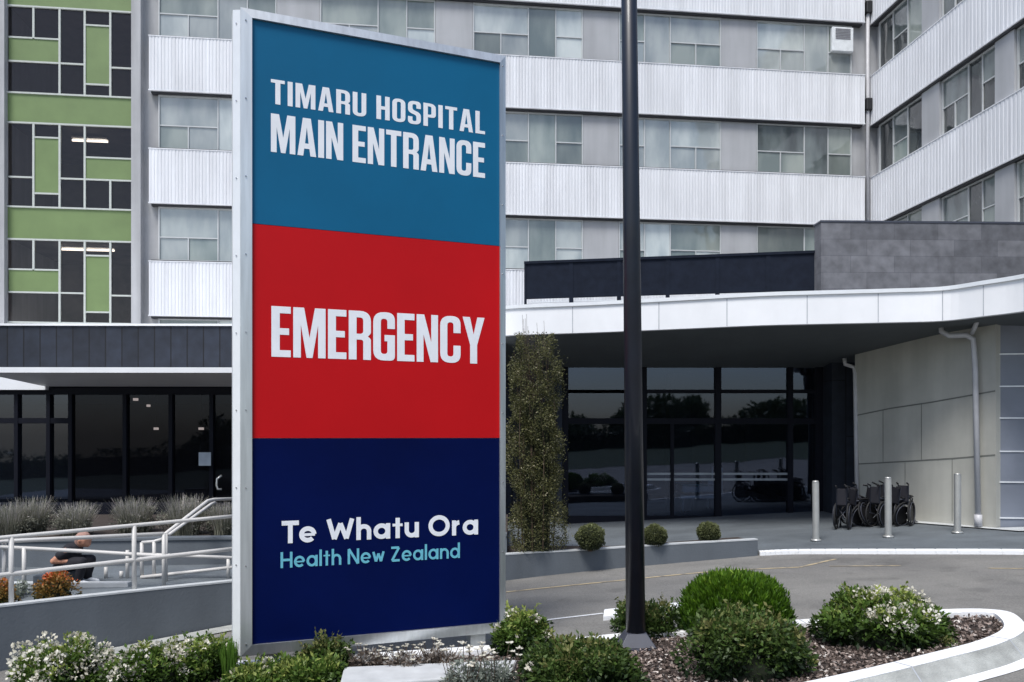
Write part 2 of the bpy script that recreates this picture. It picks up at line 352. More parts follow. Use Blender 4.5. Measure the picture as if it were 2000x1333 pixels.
def shrub(name, label, cat, base, rx, ry, rz, n, size, m, seed, group=None, flowers=0, fhead=.04, aspect=2.2, lumps=24, lr=.36, fz=.35, shell=.5, front=None):
    o = lthing(name, label, cat, base, 0, group)
    P, N_, S = clumpy(n, rx, ry, rz, lumps, lr*1.08, seed=seed, shell=shell)
    gq = np.random.default_rng(seed+9); sel = gq.integers(0, len(P), 90); EP, EN, ES = [P], [N_], [S]
    for q_ in sel:                                # loose shoots that break the outline
        if P[q_,2] < .35*rz: continue
        dd = N_[q_]*.6+np.array([0,0,.7])+gq.normal(0,.25,3); dd /= np.linalg.norm(dd); tt = np.linspace(0, gq.uniform(.04,.13), 14)
        EP.append(P[q_]+dd*tt[:,None]); EN.append(np.tile(dd, (14,1))); ES.append(np.full(14, S[q_]+.12)+gq.normal(0,.1,14))
    P, N_, S = np.concatenate(EP), np.concatenate(EN), np.concatenate(ES)
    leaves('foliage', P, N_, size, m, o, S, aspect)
    core_mesh(rx, ry, rz, 'branches', o, seed=seed, k=.66)
    if flowers:
        g = np.random.default_rng(seed+50); ok = np.where((P[:,2] > fz*rz) & (N_[:,2] > .0))[0]
        if front is not None: ok = ok[(P[ok,0]/rx > front[0]) & (P[ok,0]/rx < front[1])]
        r = (P[ok]/np.array([rx,ry,rz])); ok = ok[np.linalg.norm(r, axis=1) > .72]
        if len(ok) > 11:
            idx = g.choice(ok, min(flowers, len(ok)), replace=False)
            flower_heads(P[idx], N_[idx], fhead, o, seed)
    return o

# ------------------------------------------------------------------ sign lettering
def fillet(poly, seg=6):
    out = []; n = len(poly)
    for i in range(n):
        x, y, *r = poly[i]; r = r[0] if r else 0
        p = Vector((x,y)); a = Vector(poly[i-1][:2]); b = Vector(poly[(i+1)%n][:2])
        if r <= 0: out.append((x,y)); continue
        da = (a-p); db = (b-p); r = min(r, da.length*.5, db.length*.5) if True else r
        A = p+da.normalized()*r; B = p+db.normalized()*r
        for k in range(seg+1):
            t = k/seg; q = A*(1-t)**2+p*2*t*(1-t)*.5*1.0+p*t*(1-t)*1.0+B*t*t
            out.append((q.x, q.y))
    return out
def caps():
    w, s, b, Rr, r = .43, .15, .135, .215, .085; G = {}
    G['O'] = (w, [(0,0,Rr),(w,0,Rr),(w,1,Rr),(0,1,Rr)], [(s,b,r),(w-s,b,r),(w-s,1-b,r),(s,1-b,r)])
    G['C'] = (w, [(w,.64),(w,1,Rr),(0,1,Rr),(0,0,Rr),(w,0,Rr),(w,.37),(w-s,.37),(w-s,b,r),(s,b,r),(s,1-b,r),(w-s,1-b,r),(w-s,.64)])
    G['G'] = (w, [(w,.66),(w,1,Rr),(0,1,Rr),(0,0,Rr),(w,0,.1),(w,.53),(w*.52,.53),(w*.52,.40),(w-s,.40),(w-s,b,r),(s,b,r),(s,1-b,r),(w-s,1-b,r),(w-s,.66)])
    G['S'] = (w, [(w,.69),(w,1,Rr),(0,1,Rr),(0,.50,Rr),(w-s,.39,r),(w-s,b,r),(s,b,r),(s,.32),(0,.32),(0,0,Rr),(w,0,Rr),(w,.51,Rr),(s,.62,r),(s,1-b,r),(w-s,1-b,r),(w-s,.69)])
    G['U'] = (w, [(0,1),(0,0,Rr),(w,0,Rr),(w,1),(w-s,1),(w-s,b,r),(s,b,r),(s,1)])
    G['E'] = (.35, [(0,0),(.35,0),(.35,b),(s,b),(s,.44),(.32,.44),(.32,.57),(s,.57),(s,1-b),(.35,1-b),(.35,1),(0,1)])
    G['L'] = (.34, [(0,0),(.34,0),(.34,b),(s,b),(s,1),(0,1)])
    G['T'] = (.41, [(.13,0),(.28,0),(.28,1-b),(.41,1-b),(.41,1),(0,1),(0,1-b),(.13,1-b)])
    G['I'] = (s, [(0,0),(s,0),(s,1),(0,1)])
    G['H'] = (w, [(0,0),(s,0),(s,.43),(w-s,.43),(w-s,0),(w,0),(w,1),(w-s,1),(w-s,.57),(s,.57),(s,1),(0,1)])
    G['A'] = (.47, [(0,0),(.145,0),(.17,.19),(.30,.19),(.325,0),(.47,0),(.335,1),(.135,1)], [(.19,.33),(.28,.33),(.235,.76)])
    G['M'] = (.60, [(0,0),(.14,0),(.14,.66),(.245,0),(.355,0),(.46,.66),(.46,0),(.60,0),(.60,1),(.40,1),(.30,.40),(.20,1),(0,1)])
    G['N'] = (.44, [(0,0),(.14,0),(.14,.58),(.285,0),(.44,0),(.44,1),(.30,1),(.30,.42),(.155,1),(0,1)])
    G['P'] = (.42, [(0,0),(s,0),(s,.39),(.42,.39,Rr),(.42,1,Rr),(0,1)], [(s,.51),(.42-s,.51,r),(.42-s,1-b,r),(s,1-b)])
    G['R'] = (.43, [(0,0),(s,0),(s,.41),(w-s,.41,.05),(w-s,0),(w,0),(w,.43,.08),(w-.06,.48),(w,.54,.08),(w,1,Rr),(0,1)], [(s,.53),(w-s,.53,r),(w-s,1-b,r),(s,1-b)])
    G['Y'] = (.47, [(.16,0),(.31,0),(.31,.40),(.47,1),(.315,1),(.235,.63),(.155,1),(0,1),(.16,.40)])
    return G
CAPS = caps()
def cap_text(txt, name, P, px0, px1, z0, z1, m, parent, sp=.062, space=.20, out=.0035):
    """block capitals as a filled 2D outline, laid on the sign plane P between columns px0, px1"""
    cu = bpy.data.curves.new(name, 'CURVE'); cu.dimensions = '2D'; cu.fill_mode = 'BOTH'; cu.extrude = .0004
    x = 0; S = []
    for ch in txt:
        if ch == ' ': x += space; continue
        w, *loops = CAPS[ch]
        for lp in loops: S.append([(a+x, b) for a, b in fillet(lp)])
        x += w+sp
    x -= sp; u0, u1 = P.u(px0), P.u(px1); k = (u1-u0)/x; h = z1-z0
    for lp in S:
        sp_ = cu.splines.new('POLY'); sp_.points.add(len(lp)-1); sp_.use_cyclic_u = True
        for i, (a, b) in enumerate(lp): sp_.points[i].co = (a*k, b*h, 0, 1)
    tmp = bpy.data.objects.new(name, cu); col.objects.link(tmp)
    me = bpy.data.meshes.new_from_object(tmp); bpy.data.objects.remove(tmp)
    T = Matrix.Identity(4); T.col[0][:3] = (P.d.x, P.d.y, 0); T.col[1][:3] = (0,0,1); T.col[2][:3] = (P.n.x, P.n.y, 0); T.translation = P.p(u0, z0, out)
    me.transform(T); me.materials.clear(); me.materials.append(m)
    o = bpy.data.objects.new(name, me); col.objects.link(o); o.parent = parent; o.matrix_parent_inverse = PM[parent.name if parent.name in PM else parent.parent.name]
    return o
def arc(cx, cy, r, a0, a1, n=22): return [(cx+r*math.cos(R(a0+(a1-a0)*i/n)), cy+r*math.sin(R(a0+(a1-a0)*i/n))) for i in range(n+1)]
def lower(t):                                     # stroke font, cap height 1, x height .72, stroke centre lines, t = stroke width
    h = t/2; x = .72; r = x/2-h*.98; G = {}
    G['T'] = (.62, [[(0,1-h),(.70,1-h)], [(.35,0),(.35,1-h)]])
    G['W'] = (1.18, [[(h*.9,1),(.335,h*.9),(.59,.80),(.845,h*.9),(1.18-h*.9,1)]])
    G['w'] = (.86, [[(h*.8,x),(.25,h),(.43,x-.12),(.61,h),(.86-h*.8,x)]])
    G['O'] = (1.02, [arc(.51,.5,.5-h,0,360,40)])
    G['H'] = (.78, [[(h,0),(h,1)], [(.78-h,0),(.78-h,1)], [(h,.5),(.78-h,.5)]])
    G['N'] = (.80, [[(h,0),(h,1-h*.2),(.80-h,h*.2),(.80-h,1)]])
    G['Z'] = (.70, [[(h*.5,1-h),(.70-h*1.2,1-h),(h*1.2,h),(.70-h*.5,h)]])
    G['e'] = (x, [('thin',[(h,x/2-.01),(x-h*.6,x/2-.01)]), arc(x/2,x/2,r,-8+8,318,26)])
    G['a'] = (x+.04, [arc(x/2,x/2,r,0,360,28), [(x-h+.03,0),(x-h+.03,x)]])
    G['d'] = (x+.04, [arc(x/2,x/2,r,0,360,28), [(x-h+.03,0),(x-h+.03,1.05)]])
    G['h'] = (.66, [[(h,0),(h,1.05)], [(h,x-r*1.0)]+arc(.33,x-h-(.33-h),.33-h,180,0,14)+[(.66-h,0)]])
    G['n'] = (.66, [[(h,0),(h,x)], [(h,x-r*1.0)]+arc(.33,x-h-(.33-h),.33-h,180,0,14)+[(.66-h,0)]])
    G['u'] = (.66, [[(.66-h,0),(.66-h,x)], [(h,x)]+arc(.33,h+(.33-h),.33-h,180,360,14)])
    G['r'] = (.42, [[(h,0),(h,x)], [(h,x-r)]+arc(.36,x-h-(.36-h)*1.0,.36-h,180,92,8)])
    G['t'] = (.45, [[(.23,.95),(.23,0)], ('thin',[(0,x-h),(.45,x-h)])])
    G['l'] = (t, [[(h,0),(h,1.05)]])
    return G
def stroke_text(txt, name, P, px0, px1, z0, capz, m, parent, t=.17, sp=.10, space=.32, out=.0055):
    G = lower(t); x = 0; items = []
    for ch in txt:
        if ch == ' ': x += space; continue
        w, st = G[ch]
        items += [(t*.62 if q[0] == 'thin' else t, [(a+x, b) for a, b in (q[1] if q[0] == 'thin' else q)]) for q in st]; x += w+sp
    x -= sp; u0 = P.u(px0); k = (P.u(px1)-u0)/x; b = MB(); lv = 0
    cut = []
    for tt, q in items:                           # sharp corners: separate straight strokes
        cur = [q[0]]
        for i in range(1, len(q)):
            cur.append(q[i])
            if i < len(q)-1:
                d1 = Vector((q[i][0]-q[i-1][0], q[i][1]-q[i-1][1])).normalized(); d2 = Vector((q[i+1][0]-q[i][0], q[i+1][1]-q[i][1])).normalized()
                if d1.dot(d2) < .72: cut.append((tt, cur)); cur = [q[i]]
        cut.append((tt, cur))
    items = cut
    for tt, q in items:
        q = [Vector((a*k, c*capz)) for a, c in q]; n = len(q); hw = tt*capz/2; Lf = []; Rt = []
        closed = (q[0]-q[-1]).length < 1e-4
        for i in range(n):
            if closed: d = (q[(i+1) % n if i < n-1 else 1]-q[i-1 if i > 0 else n-2]).normalized()
            elif i == 0: d = (q[1]-q[0]).normalized()
            elif i == n-1: d = (q[-1]-q[-2]).normalized()
            else:
                d1 = (q[i]-q[i-1]).normalized(); d2 = (q[i+1]-q[i]).normalized(); d = (d1+d2).normalized()
            sc2 = 1.0
            if 0 < i < n-1 and not closed: sc2 = min(1/max(.35, d.dot(d1)), 1.45)
            nn = Vector((-d.y, d.x))*hw*sc2; Lf.append(q[i]+nn); Rt.append(q[i]-nn)
        o_ = out+lv*.0003; lv = (lv+1) % 4
        vs = [P.p(u0+v.x, z0+v.y, o_) for v in Lf]+[P.p(u0+v.x, z0+v.y, o_) for v in Rt]
        b.add(vs, [(n+i, n+i+1, i+1, i) for i in range(n-1)])
    o = b.build(name, m, None); o.parent = parent; o.matrix_parent_inverse = PM[parent.name if parent.name in PM else parent.parent.name]
    return o

# ================================================================== SETTING
b = MB(); g = 24; xs = [-400,-120,-40,-20,-8,0,8,20,40,120,400]
b.add([(-400,-400,-20.0),(400,-400,20.0),(400,400,20.0),(-400,400,-20.0)], [(0,1,2,3)])
road = tag(b.build('road', M['asphalt']), kind='structure')

# retaining wall line: (column, foot row, top row)
wl = [(-260,1372,1212),(0,1312,1183),(150,1281,1166),(300,1251,1150),(450,1222,1135),(620,1192,1118),(800,1163,1100),(993,1134,1082),(1150,1116,1073),(1300,1102,1063),(1480,1086,1053)]
foot = [gp(a, c) for a, c, _ in wl]; topz = [EYE+(HY-t)/F*f.y for f, (_, _, t) in zip(foot, wl)]
fp = smooth_path([(f.x, f.y, z) for f, z in zip(foot, topz)], 6)
def offset(path, d):
    out = []
    for i, p in enumerate(path):
        a = path[max(0, i-1)]; c = path[min(len(path)-1, i+1)]; t = Vector((c.x-a.x, c.y-a.y)).normalized()
        out.append(Vector((p.x-t.y*d, p.y+t.x*d, p.z)))
    return out
inner = offset(fp, .20)

# footpath slab in front of the entrance, its white kerb, and the terrace
kp = [gp(1482,1086), gp(1560,1083), gp(1750,1083), gp(2000,1084), gp(2250,1090), gp(2600,1100)]
kp = [Vector((p.x, p.y, 0)) for p in kp]
fpts = [Vector((.2, 12.0, 0))]+[Vector((fp[-8].x, fp[-8].y+.15, 0)), Vector((fp[-1].x, fp[-1].y+.12, 0))]+[p+Vector((0,.13,0)) for p in kp[1:]]+[Vector((22,10.2,0)), Vector((22,21,0)), Vector((.2,21,0))]
polysheet([(p.x, p.y, gz(p.x, .055)) for p in fpts], 'footpath', M['path'])['kind'] = 'structure'
b = MB(); kk = smooth_path([kp[0]+Vector((.02,0,0))]+kp[1:], 6); ko = offset(kk, .11)
for i in range(len(kk)-1):
    A, B, C, D = kk[i], kk[i+1], ko[i+1], ko[i]
    b.hexa([(v.x,v.y,gz(v.x,-.05)) for v in (A,B,C,D)], [(v.x,v.y,gz(v.x,.062)) for v in (A,B,C,D)])
tag(b.build('entrance_kerb', M['kerb'], bevel=.012), kind='structure')
terr = [Vector((p.x, p.y, 0)) for p in inner if p.x < 1.0]
polysheet([(p.x, p.y, EYE-1.65) for p in terr]+[(1.0,terr[-1].y+.3,EYE-1.65),(1.0,17.2,EYE-1.65),(-14,17.2,EYE-1.65),(-14,4.5,EYE-1.65)], 'ramp_surface', M['path'])['kind'] = 'structure'

# retaining wall
rw = thing('retaining_wall', 'long curved slate-grey retaining wall with pale coping beside the road', 'wall', tuple(fp[30]))
b = MB(); c = MB()
for i in range(len(fp)-1):
    A, B, C, D = fp[i], fp[i+1], inner[i+1], inner[i]
    b.hexa([(v.x,v.y,gz(v.x,-.1)) for v in (A,B,C,D)], [(v.x,v.y,v.z-.018) for v in (A,B,C,D)])
cf = offset(fp, -.004); ci = offset(inner, -.10)
for i in range(len(fp)-1):
    A, B, C, D = cf[i], cf[i+1], ci[i+1], ci[i]
    c.hexa([(v.x,v.y,v.z-.017) for v in (A,B,C,D)], [(v.x,v.y,v.z) for v in (A,B,C,D)])
b.build('wall_face', M['retain'], rw); c.build('coping', M['coping'], rw)
# planting strip on the wall, right of the sign
st = [p for p in inner if p.x > -.6]
polysheet([(p.x, p.y+.0, p.z-.04) for p in st]+[(st[-1].x-.1, st[-1].y+.35, st[-1].z-.04), (1.5, 11.9, st[0].z-.04), (-.6, 11.9, st[0].z-.04)], 'planting_strip', M['soil'], .4)['kind'] = 'structure'
# pale channel strip at the wall foot (left)
b = MB(); cs = offset(fp, -.03); co = offset(fp, -.30)
for i in range(10, 29):
    b.add([(v.x,v.y,gz(v.x,.012)) for v in (cs[i], co[i], co[i+1], cs[i+1])], [(0,1,2,3)])
tag(b.build('drain_channel', M['kerbside']), kind='structure')

# painted lines on the road
def line(pts, w, name, m, h=.005, lbl=None):
    P = smooth_path([gp(a, c_, h) for a, c_ in pts], 5) if len(pts) > 2 else [gp(a, c_, h) for a, c_ in pts]
    Q = offset(P, w/2); S = offset(P, -w/2); b = MB()
    for i in range(len(P)-1):
        b.add([(v.x,v.y,gz(v.x,h)) for v in (S[i], S[i+1], Q[i+1], Q[i])], [(0,1,2,3)])
    return tag(b.build(name, m), kind='structure')
line([(560,1212),(780,1182),(993,1156),(1200,1135),(1400,1116),(1560,1108)], .05, 'yellow_road_marking', M['ypaint'])
line([(1562,1108),(1632,1092)], .05, 'yellow_road_marking', M['ypaint'])
line([(1066,1211),(1178,1198)], .045, 'white_road_marking', M['paint'])
line([(1620,1106),(1760,1105)], .04, 'yellow_road_marking', M['ypaint'])
line([(1930,1110),(2100,1112)], .04, 'yellow_road_marking', M['ypaint'])
b = MB(); q = [gp(1178,1203,.05), gp(1180,1190,.05), gp(1372,1172,.05), gp(1366,1183,.05)]
b.hexa([(v.x,v.y,gz(v.x,-.01)) for v in (q[0],q[3],q[2],q[1])], [(v.x,v.y,gz(v.x,.05)) for v in (q[0],q[3],q[2],q[1])])
tag(b.build('lane_separator', M['kerb'], bevel=.01), 'short white concrete lane separator on the road behind the lamp post', 'kerb')

# island: kerb ring + soil + chips
isl = [(1955,1192),(1993,1208),(2000,1232),(1950,1258),(1850,1285),(1700,1322),(1500,1366),(1250,1420),(900,1480),(500,1520),(60,1480),(-60,1400),(60,1325),(250,1306),(480,1290),(700,1277),(900,1264),(1070,1252),(1200,1238),(1400,1221),(1640,1205),(1850,1190)]
ip = smooth_path([gp(a, c_, .13) for a, c_ in isl], 6, closed=True)
ip = [Vector((p.x, p.y, 0)) for p in ip]
def coff(P, d):
    n = len(P); out = []
    for i in range(n):
        t = (P[(i+1)%n]-P[i-1]).normalized(); out.append(Vector((P[i].x+t.y*d, P[i].y-t.x*d, 0)))
    return out
area = sum(ip[i].x*ip[(i+1)%len(ip)].y-ip[(i+1)%len(ip)].x*ip[i].y for i in range(len(ip)))
sg = 1 if area < 0 else -1
ii = coff(ip, sg*.15); io = coff(ip, -sg*.10); io2 = coff(ip, -sg*.22)
kr = thing('island_kerb', 'white painted concrete kerb around the planted island in the foreground', 'kerb', (ip[0].x, ip[0].y, gz(ip[0].x)))
b = MB(); c = MB(); n = len(ip)
for i in range(n):
    j = (i+1) % n
    A, B, C, D = ip[i], ip[j], ii[j], ii[i]
    e = ip[i].lerp(ii[i], .15); f_ = ip[j].lerp(ii[j], .15)
    b.hexa([(v.x,v.y,gz(v.x,.03)) for v in (e,f_,C,D)], [(v.x,v.y,gz(v.x,.13)) for v in (A,B,C,D)])
    c.hexa([(v.x,v.y,gz(v.x,-.05)) for v in (io[i],io[j],f_,e)], [(v.x,v.y,gz(v.x,h)) for v, h in ((io[i],.01),(io[j],.01),(ip[j],.125),(ip[i],.125))])
d_ = 0
jb = MB()
for i in range(n):
    j = (i+1) % n; d_ += (ip[j]-ip[i]).length
    if d_ > 1.15:
        d_ = 0; t_ = (ip[j]-ip[i]).normalized()*.006; A_, B_, C_ = ip[i], ii[i], io[i]
        for P0, P1, h0, h1 in ((A_, B_, .1315, .1315), (C_, A_, .0115, .1265)):
            jb.add([(P0.x-t_.x,P0.y-t_.y,gz(P0.x,h0)), (P0.x+t_.x,P0.y+t_.y,gz(P0.x,h0)), (P1.x+t_.x,P1.y+t_.y,gz(P1.x,h1)), (P1.x-t_.x,P1.y-t_.y,gz(P1.x,h1))], [(0,1,2,3)])
jb.build('kerb_joint', M['joint'], kr)
b.build('kerb_top', M['kerb'], kr); c.build('kerb_face', M['kerbside'], kr)
b = MB()
for i in range(n):
    j = (i+1) % n; P4 = [io[i], io[j], io2[j], io2[i]]
    b.add([(v.x,v.y,gz(v.x,.006)) for v in P4], [(0,1,2,3)])
tag(b.build('gutter_edge', M['kerb']), kind='structure')
polysheet([(p.x, p.y, gz(p.x, .085)) for p in ii], 'planting_bed', M['soil'])['kind'] = 'structure'
ip2 = [(p.x, p.y) for p in ii]
def inside(x, y, poly):
    r = False; j = len(poly)-1
    for i in range(len(poly)):
        xi, yi = poly[i]; xj, yj = poly[j]
        if (yi > y) != (yj > y) and x < (xj-xi)*(y-yi)/(yj-yi)+xi: r = not r
        j = i
    return r
pts = []
while len(pts) < 26000:
    x = rng.uniform(-3.2, 5.2); y = rng.uniform(5.0, 9.0)
    if inside(x, y, ip2): pts.append((x, y, gz(x, .088)+rng.uniform(0, .02)))
pts = np.array(pts); nr = np.tile([0,0,.15], (len(pts),1)).astype(float); nr += np.stack([rng.normal(0,1,len(pts)), rng.normal(0,1,len(pts)), rng.normal(0,.25,len(pts))], 1)
o = leaves('bark_mulch', pts, nr, .034, M['chip'], None, rng.uniform(0,1,len(pts))**1.4, aspect=1.9, jitter=.1)
tag(o, 'brown bark chip mulch covering the planted island', 'mulch', kind='stuff')

# white concrete block at the bottom
b = MB(); q = [at(662,1318,5.75), at(1000,1302,6.1), at(1010,1302,6.45), at(672,1304,6.25)]
zz = gz(-.6, .15)
b.hexa([(v.x,v.y,gz(v.x,.02)) for v in q], [(v.x,v.y,zz+.02) for v in q])
tag(b.build('concrete_block', M['coping'], bevel=.012), 'low white concrete block lying in the bed under the big sign', 'block')

# ================================================================== TOWER
PT = Plane((-10.273,26.3), (12.379,29.0))
zb = lambda k: EYE+3.85+3.58*k
zt = lambda k: EYE+5.54+3.58*k
uL = PT.u(262); u0b = PT.u(294); uR = PT.u(1684); uC = PT.u(1706); ROOF = zt(3)+.3
tw = thing('hospital_tower', 'tall pale hospital block with white ribbed bands and rows of windows behind the sign', 'building', tuple(PT.p(uR*.5, 0)))
b = MB(); b.wbox(PT, uL, uC+.3, 0, ROOF, -12, -.12); b.build('wall', M['wall'], tw)
b = MB(); b.wbox(PT, uL-.02, PT.u(279), 0, ROOF-.002, -.5, .22); b.build('corner_column', M['wall'], tw)
b = MB(); b.wbox(PT, PT.u(-9), PT.u(15), 0, ROOF-.001, -12, .22); b.build('corner_column', M['wall'], tw)
b = MB(); b.wbox(PT, PT.u(-700), PT.u(-9)-.002, 0, ROOF-.003, -12, .02); b.build('end_wall', M['wall'], tw)
b = MB(); b.wbox(PT, PT.u(-700)-.2, uC+.6, ROOF, ROOF+.4, -12.2, .35); b.build('roof', M['pillar'], tw)
def ribbed(P, ua, ub, z0, z1, o0, name, m, parent, pitch=.105, dep=.013, back=-.12):
    b = MB(); n = int((ub-ua)/pitch); w = (ub-ua)/n; prof = []
    for i in range(n):
        for f_, d_ in ((0,0),(.52,0),(.66,-dep),(.86,-dep)): prof.append((ua+w*(i+f_), o0+d_))
    prof.append((ub, o0)); k = len(prof)
    vs = [P.p(a, z0, d_) for a, d_ in prof]+[P.p(a, z1, d_) for a, d_ in prof]
    fs = [(i, i+1, k+i+1, k+i) for i in range(k-1)]
    b.add(vs, fs)
    b.wbox(P, ua, ub, z0, z1, back, o0-dep-.01)
    b.wbox(P, ua-.02, ub+.02, z0-.04, z0, back, o0+.012)
    b.wbox(P, ua-.02, ub+.02, z1, z1+.03, back, o0+.012)
    return b.build(name, m, parent)
def shade_strip(P, ua, ub, z, o, parent):
    b = MB(); b.wbox(P, ua, ub, z-.10, z-.042, -.10, o); b.build('shade_strip', M['band_shade'], parent)  # dark strip drawn as the shadow line under a projecting band
for k in range(0, 4):
    ribbed(PT, u0b, uR, zb(k), zt(k), .16, 'cladding_band', M['band'], tw)
    shade_strip(PT, u0b+.05, uR-.05, zb(k), .10, tw)
    b = MB(); b.wbox(PT, u0b+.05, uR-.05, zt(k)+.03, zt(k)+.07, -.115, .10); b.build('shade_strip', M['band_shade'], tw)  # second strip in the painted shade colour, along the band top

def window(P, ua, ub, z0, z1, pat, parent, matp, o=-.06, fm=None, t=.038):
    """pat: list of (c0,c1,r0,r1) panes in unit coordinates; frame mesh + each pane a sub-part"""
    f = MB(); W = ub-ua; H = z1-z0
    f.wbox(P, ua, ub, z0, z0+t, o-.05, o+.05); f.wbox(P, ua, ub, z1-t, z1, o-.05, o+.05)
    f.wbox(P, ua, ua+t, z0+t, z1-t, o-.05, o+.05); f.wbox(P, ub-t, ub, z0+t, z1-t, o-.05, o+.05)
    for c0, c1, r0, r1 in pat:
        a, c_, d, e = ua+W*c0, ua+W*c1, z0+H*r0, z0+H*r1
        if c0 > 0: f.wbox(P, a-t*.45, a+t*.45, max(d, z0+t), min(e, z1-t), o-.04, o+.04)
        if r0 > 0: f.wbox(P, max(a+t*.45, ua+t), min(c_-t*.45, ub-t), d-t*.45, d+t*.45, o-.035, o+.035)
    fr = f.build('window', fm or M['winframe'], parent)
    for c0, c1, r0, r1 in pat:
        a, c_, d, e = ua+W*c0, ua+W*c1, z0+H*r0, z0+H*r1
        p_ = MB(); tl = random.uniform(-.006, .006); tv = random.uniform(-.006, .006)
        p_.add([P.p(a+.02,d+.02,o+tl), P.p(c_-.02,d+.02,o-tl), P.p(c_-.02,e-.02,o-tl+tv), P.p(a+.02,e-.02,o+tl+tv)], [(0,1,2,3)])
        q = p_.build('pane', matp if not isinstance(matp, list) else random.choice(matp), None); q.parent = fr; q.matrix_parent_inverse = PM[parent.name]
    return fr
patA = [(0,.5,.44,1),(0,.25,0,.44),(.25,.5,0,.44),(.5,.75,0,1),(.75,1,.44,1),(.75,1,0,.44)]
patB = [(0,.25,.44,1),(0,.25,0,.44),(.25,.5,0,1),(.5,1,.46,1),(.5,.75,0,.46),(.75,1,0,.46)]
bays = [(309,540,625,patA),(625,850,924,patA),(924,1139,1209,patA),(1209,1409,1478,patB),(1478,1664,None,patA)]
for k in range(-1, 3):
    s0, s1 = zt(k)+.07, zb(k+1)-.10
    for (a, c_, nx, pat) in bays:
        window(PT, PT.u(a), PT.u(c_), s0, s1, pat, tw, [M['pane_m'],M['pane_m'],M['pane_w']] if a == 1478 and k in (0,1) else ([M['pane_l'],M['pane_l'],M['pane_m']] if k >= 2 else [M['pane_l'],M['pane_l'],M['pane_m']]))
        if nx:
            b = MB(); b.wbox(PT, PT.u(c_)+.01, PT.u(nx)-.01, s0, s1, -.10, -.02); b.build('infill_panel', M['pillar'], tw)
# down pipe in the corner
b = MB(); b.tube([PT.p(PT.u(1693), EYE+6, .06), PT.p(PT.u(1693), ROOF, .06)], .065, 10); dp = b.build('downpipe', M['pipe'], tw, True)
for py in (18, 207):
    b = MB(); z = PT.z(1693, py); b.wbox(PT, PT.u(1687), PT.u(1699), z-.22, z+.22, -.05, .2); q = b.build('pipe_joint', M['black'], None, bevel=.04); q.parent = dp; q.matrix_parent_inverse = PM[tw.name]
# split air conditioner in the corner window
zc0, zc1 = PT.z(1642,104), PT.z(1642,57)
ac = thing('air_conditioner', 'white air conditioner unit in the top corner window beside the downpipe', 'air conditioner', tuple(PT.p(PT.u(1642), zc0, .1)))
b = MB(); b.wbox(PT, PT.u(1622), PT.u(1663), zc0, zc1, -.02, .14); b.build('casing', M['acw'], ac, bevel=.02)
b = MB()
for i in range(7):
    z = zc0+.42+(zc1-zc0-.46)*i/7; b.wbox(PT, PT.u(1628), PT.u(1657), z, z+.035, .141, .152)
b.build('grille', M['acg'], ac)

# green stair section
gw = thing('stairwell_facade', 'green and dark glass stairwell front with pale grid at the left of the tower', 'building', tuple(PT.p(PT.u(140), 0)))
ga, gb = PT.u(15), PT.u(262); GW = gb-ga; cx_ = [0, (PT.u(66)-ga)/GW, (PT.u(117)-ga)/GW, (PT.u(166)-ga)/GW, (PT.u(216)-ga)/GW, 1]
zf = lambda py: PT.z(140, py)
b = MB(); b.wbox(PT, ga, gb, 0, ROOF, -6.0, -4.0); b.build('back_wall', M['room'], gw)
flrs = [(472,630,1),(246,406,2),(20,185,1),(-200,-38,2)]
for i, (yt, yb, ty) in enumerate(flrs):
    z1, z0 = zf(yt), zf(yb); H = z1-z0; bar = MB(); t = .05
    zn = zf(flrs[i+1][1]) if i < 3 else ROOF-.01
    g_ = MB(); g_.wbox(PT, ga, gb, z1+t, zn-t, -.10, .0); g_.build('green_panel', M['green'], gw)
    fl = MB(); fl.wbox(PT, ga, gb, z1+.05, zn-.05, -4.0, -.12); fl.build('floor_slab', M['room'], gw)
    if ty == 1:
        cells = [(0,1,.64,1,'d'),(1,2,.64,1,'d'),(0,2,.36,.64,'g'),(0,2,0,.36,'d'),(2,3,.36,1,'d'),(2,3,0,.36,'d'),(3,4,.83,1,'d'),(3,4,.13,.83,'g'),(3,4,0,.13,'d'),(4,5,.34,1,'d'),(4,5,0,.34,'d')]
    else:
        cells = [(0,1,.35,1,'d'),(0,1,0,.35,'d'),(1,2,.84,1,'d'),(1,2,.16,.84,'g'),(1,2,0,.16,'d'),(2,3,.35,1,'d'),(2,3,0,.35,'d'),(3,5,.62,1,'d'),(3,5,.35,.62,'g'),(3,4,0,.35,'d'),(4,5,0,.35,'d')]
    bar.wbox(PT, ga, gb, z1, z1+t, -.06, .04); bar.wbox(PT, ga, gb, z0-t, z0, -.06, .04)
    frm = None; later = []
    for c0, c1, r0, r1, ty_ in cells:
        a, c_ = ga+GW*cx_[c0], ga+GW*cx_[c1]; d, e = z0+H*r0, z0+H*r1
        if c0: bar.wbox(PT, a-.03, a+.03, d, e, -.05, .035)
        if r0: bar.wbox(PT, a+.03, c_-.03, d-.025, d+.025, -.05, .03)
        q = MB(); later.append((q, ty_))
        if ty_ == 'g': q.wbox(PT, a+.03, c_-.03, d+.025, e-.025, -.04, .005)
        else:
            tl = random.uniform(-.004,.004); q.add([PT.p(a+.01,d+.01,-.02+tl), PT.p(c_-.01,d+.01,-.02-tl), PT.p(c_-.01,e-.01,-.02-tl), PT.p(a+.01,e-.01,-.02+tl)], [(0,1,2,3)])
    frm = bar.build('window', M['gframe'], gw)
    for q, ty_ in later:
        o = q.build('green_panel' if ty_ == 'g' else 'pane', M['green'] if ty_ == 'g' else M['gpane'], None); o.parent = frm; o.matrix_parent_inverse = PM[gw.name]
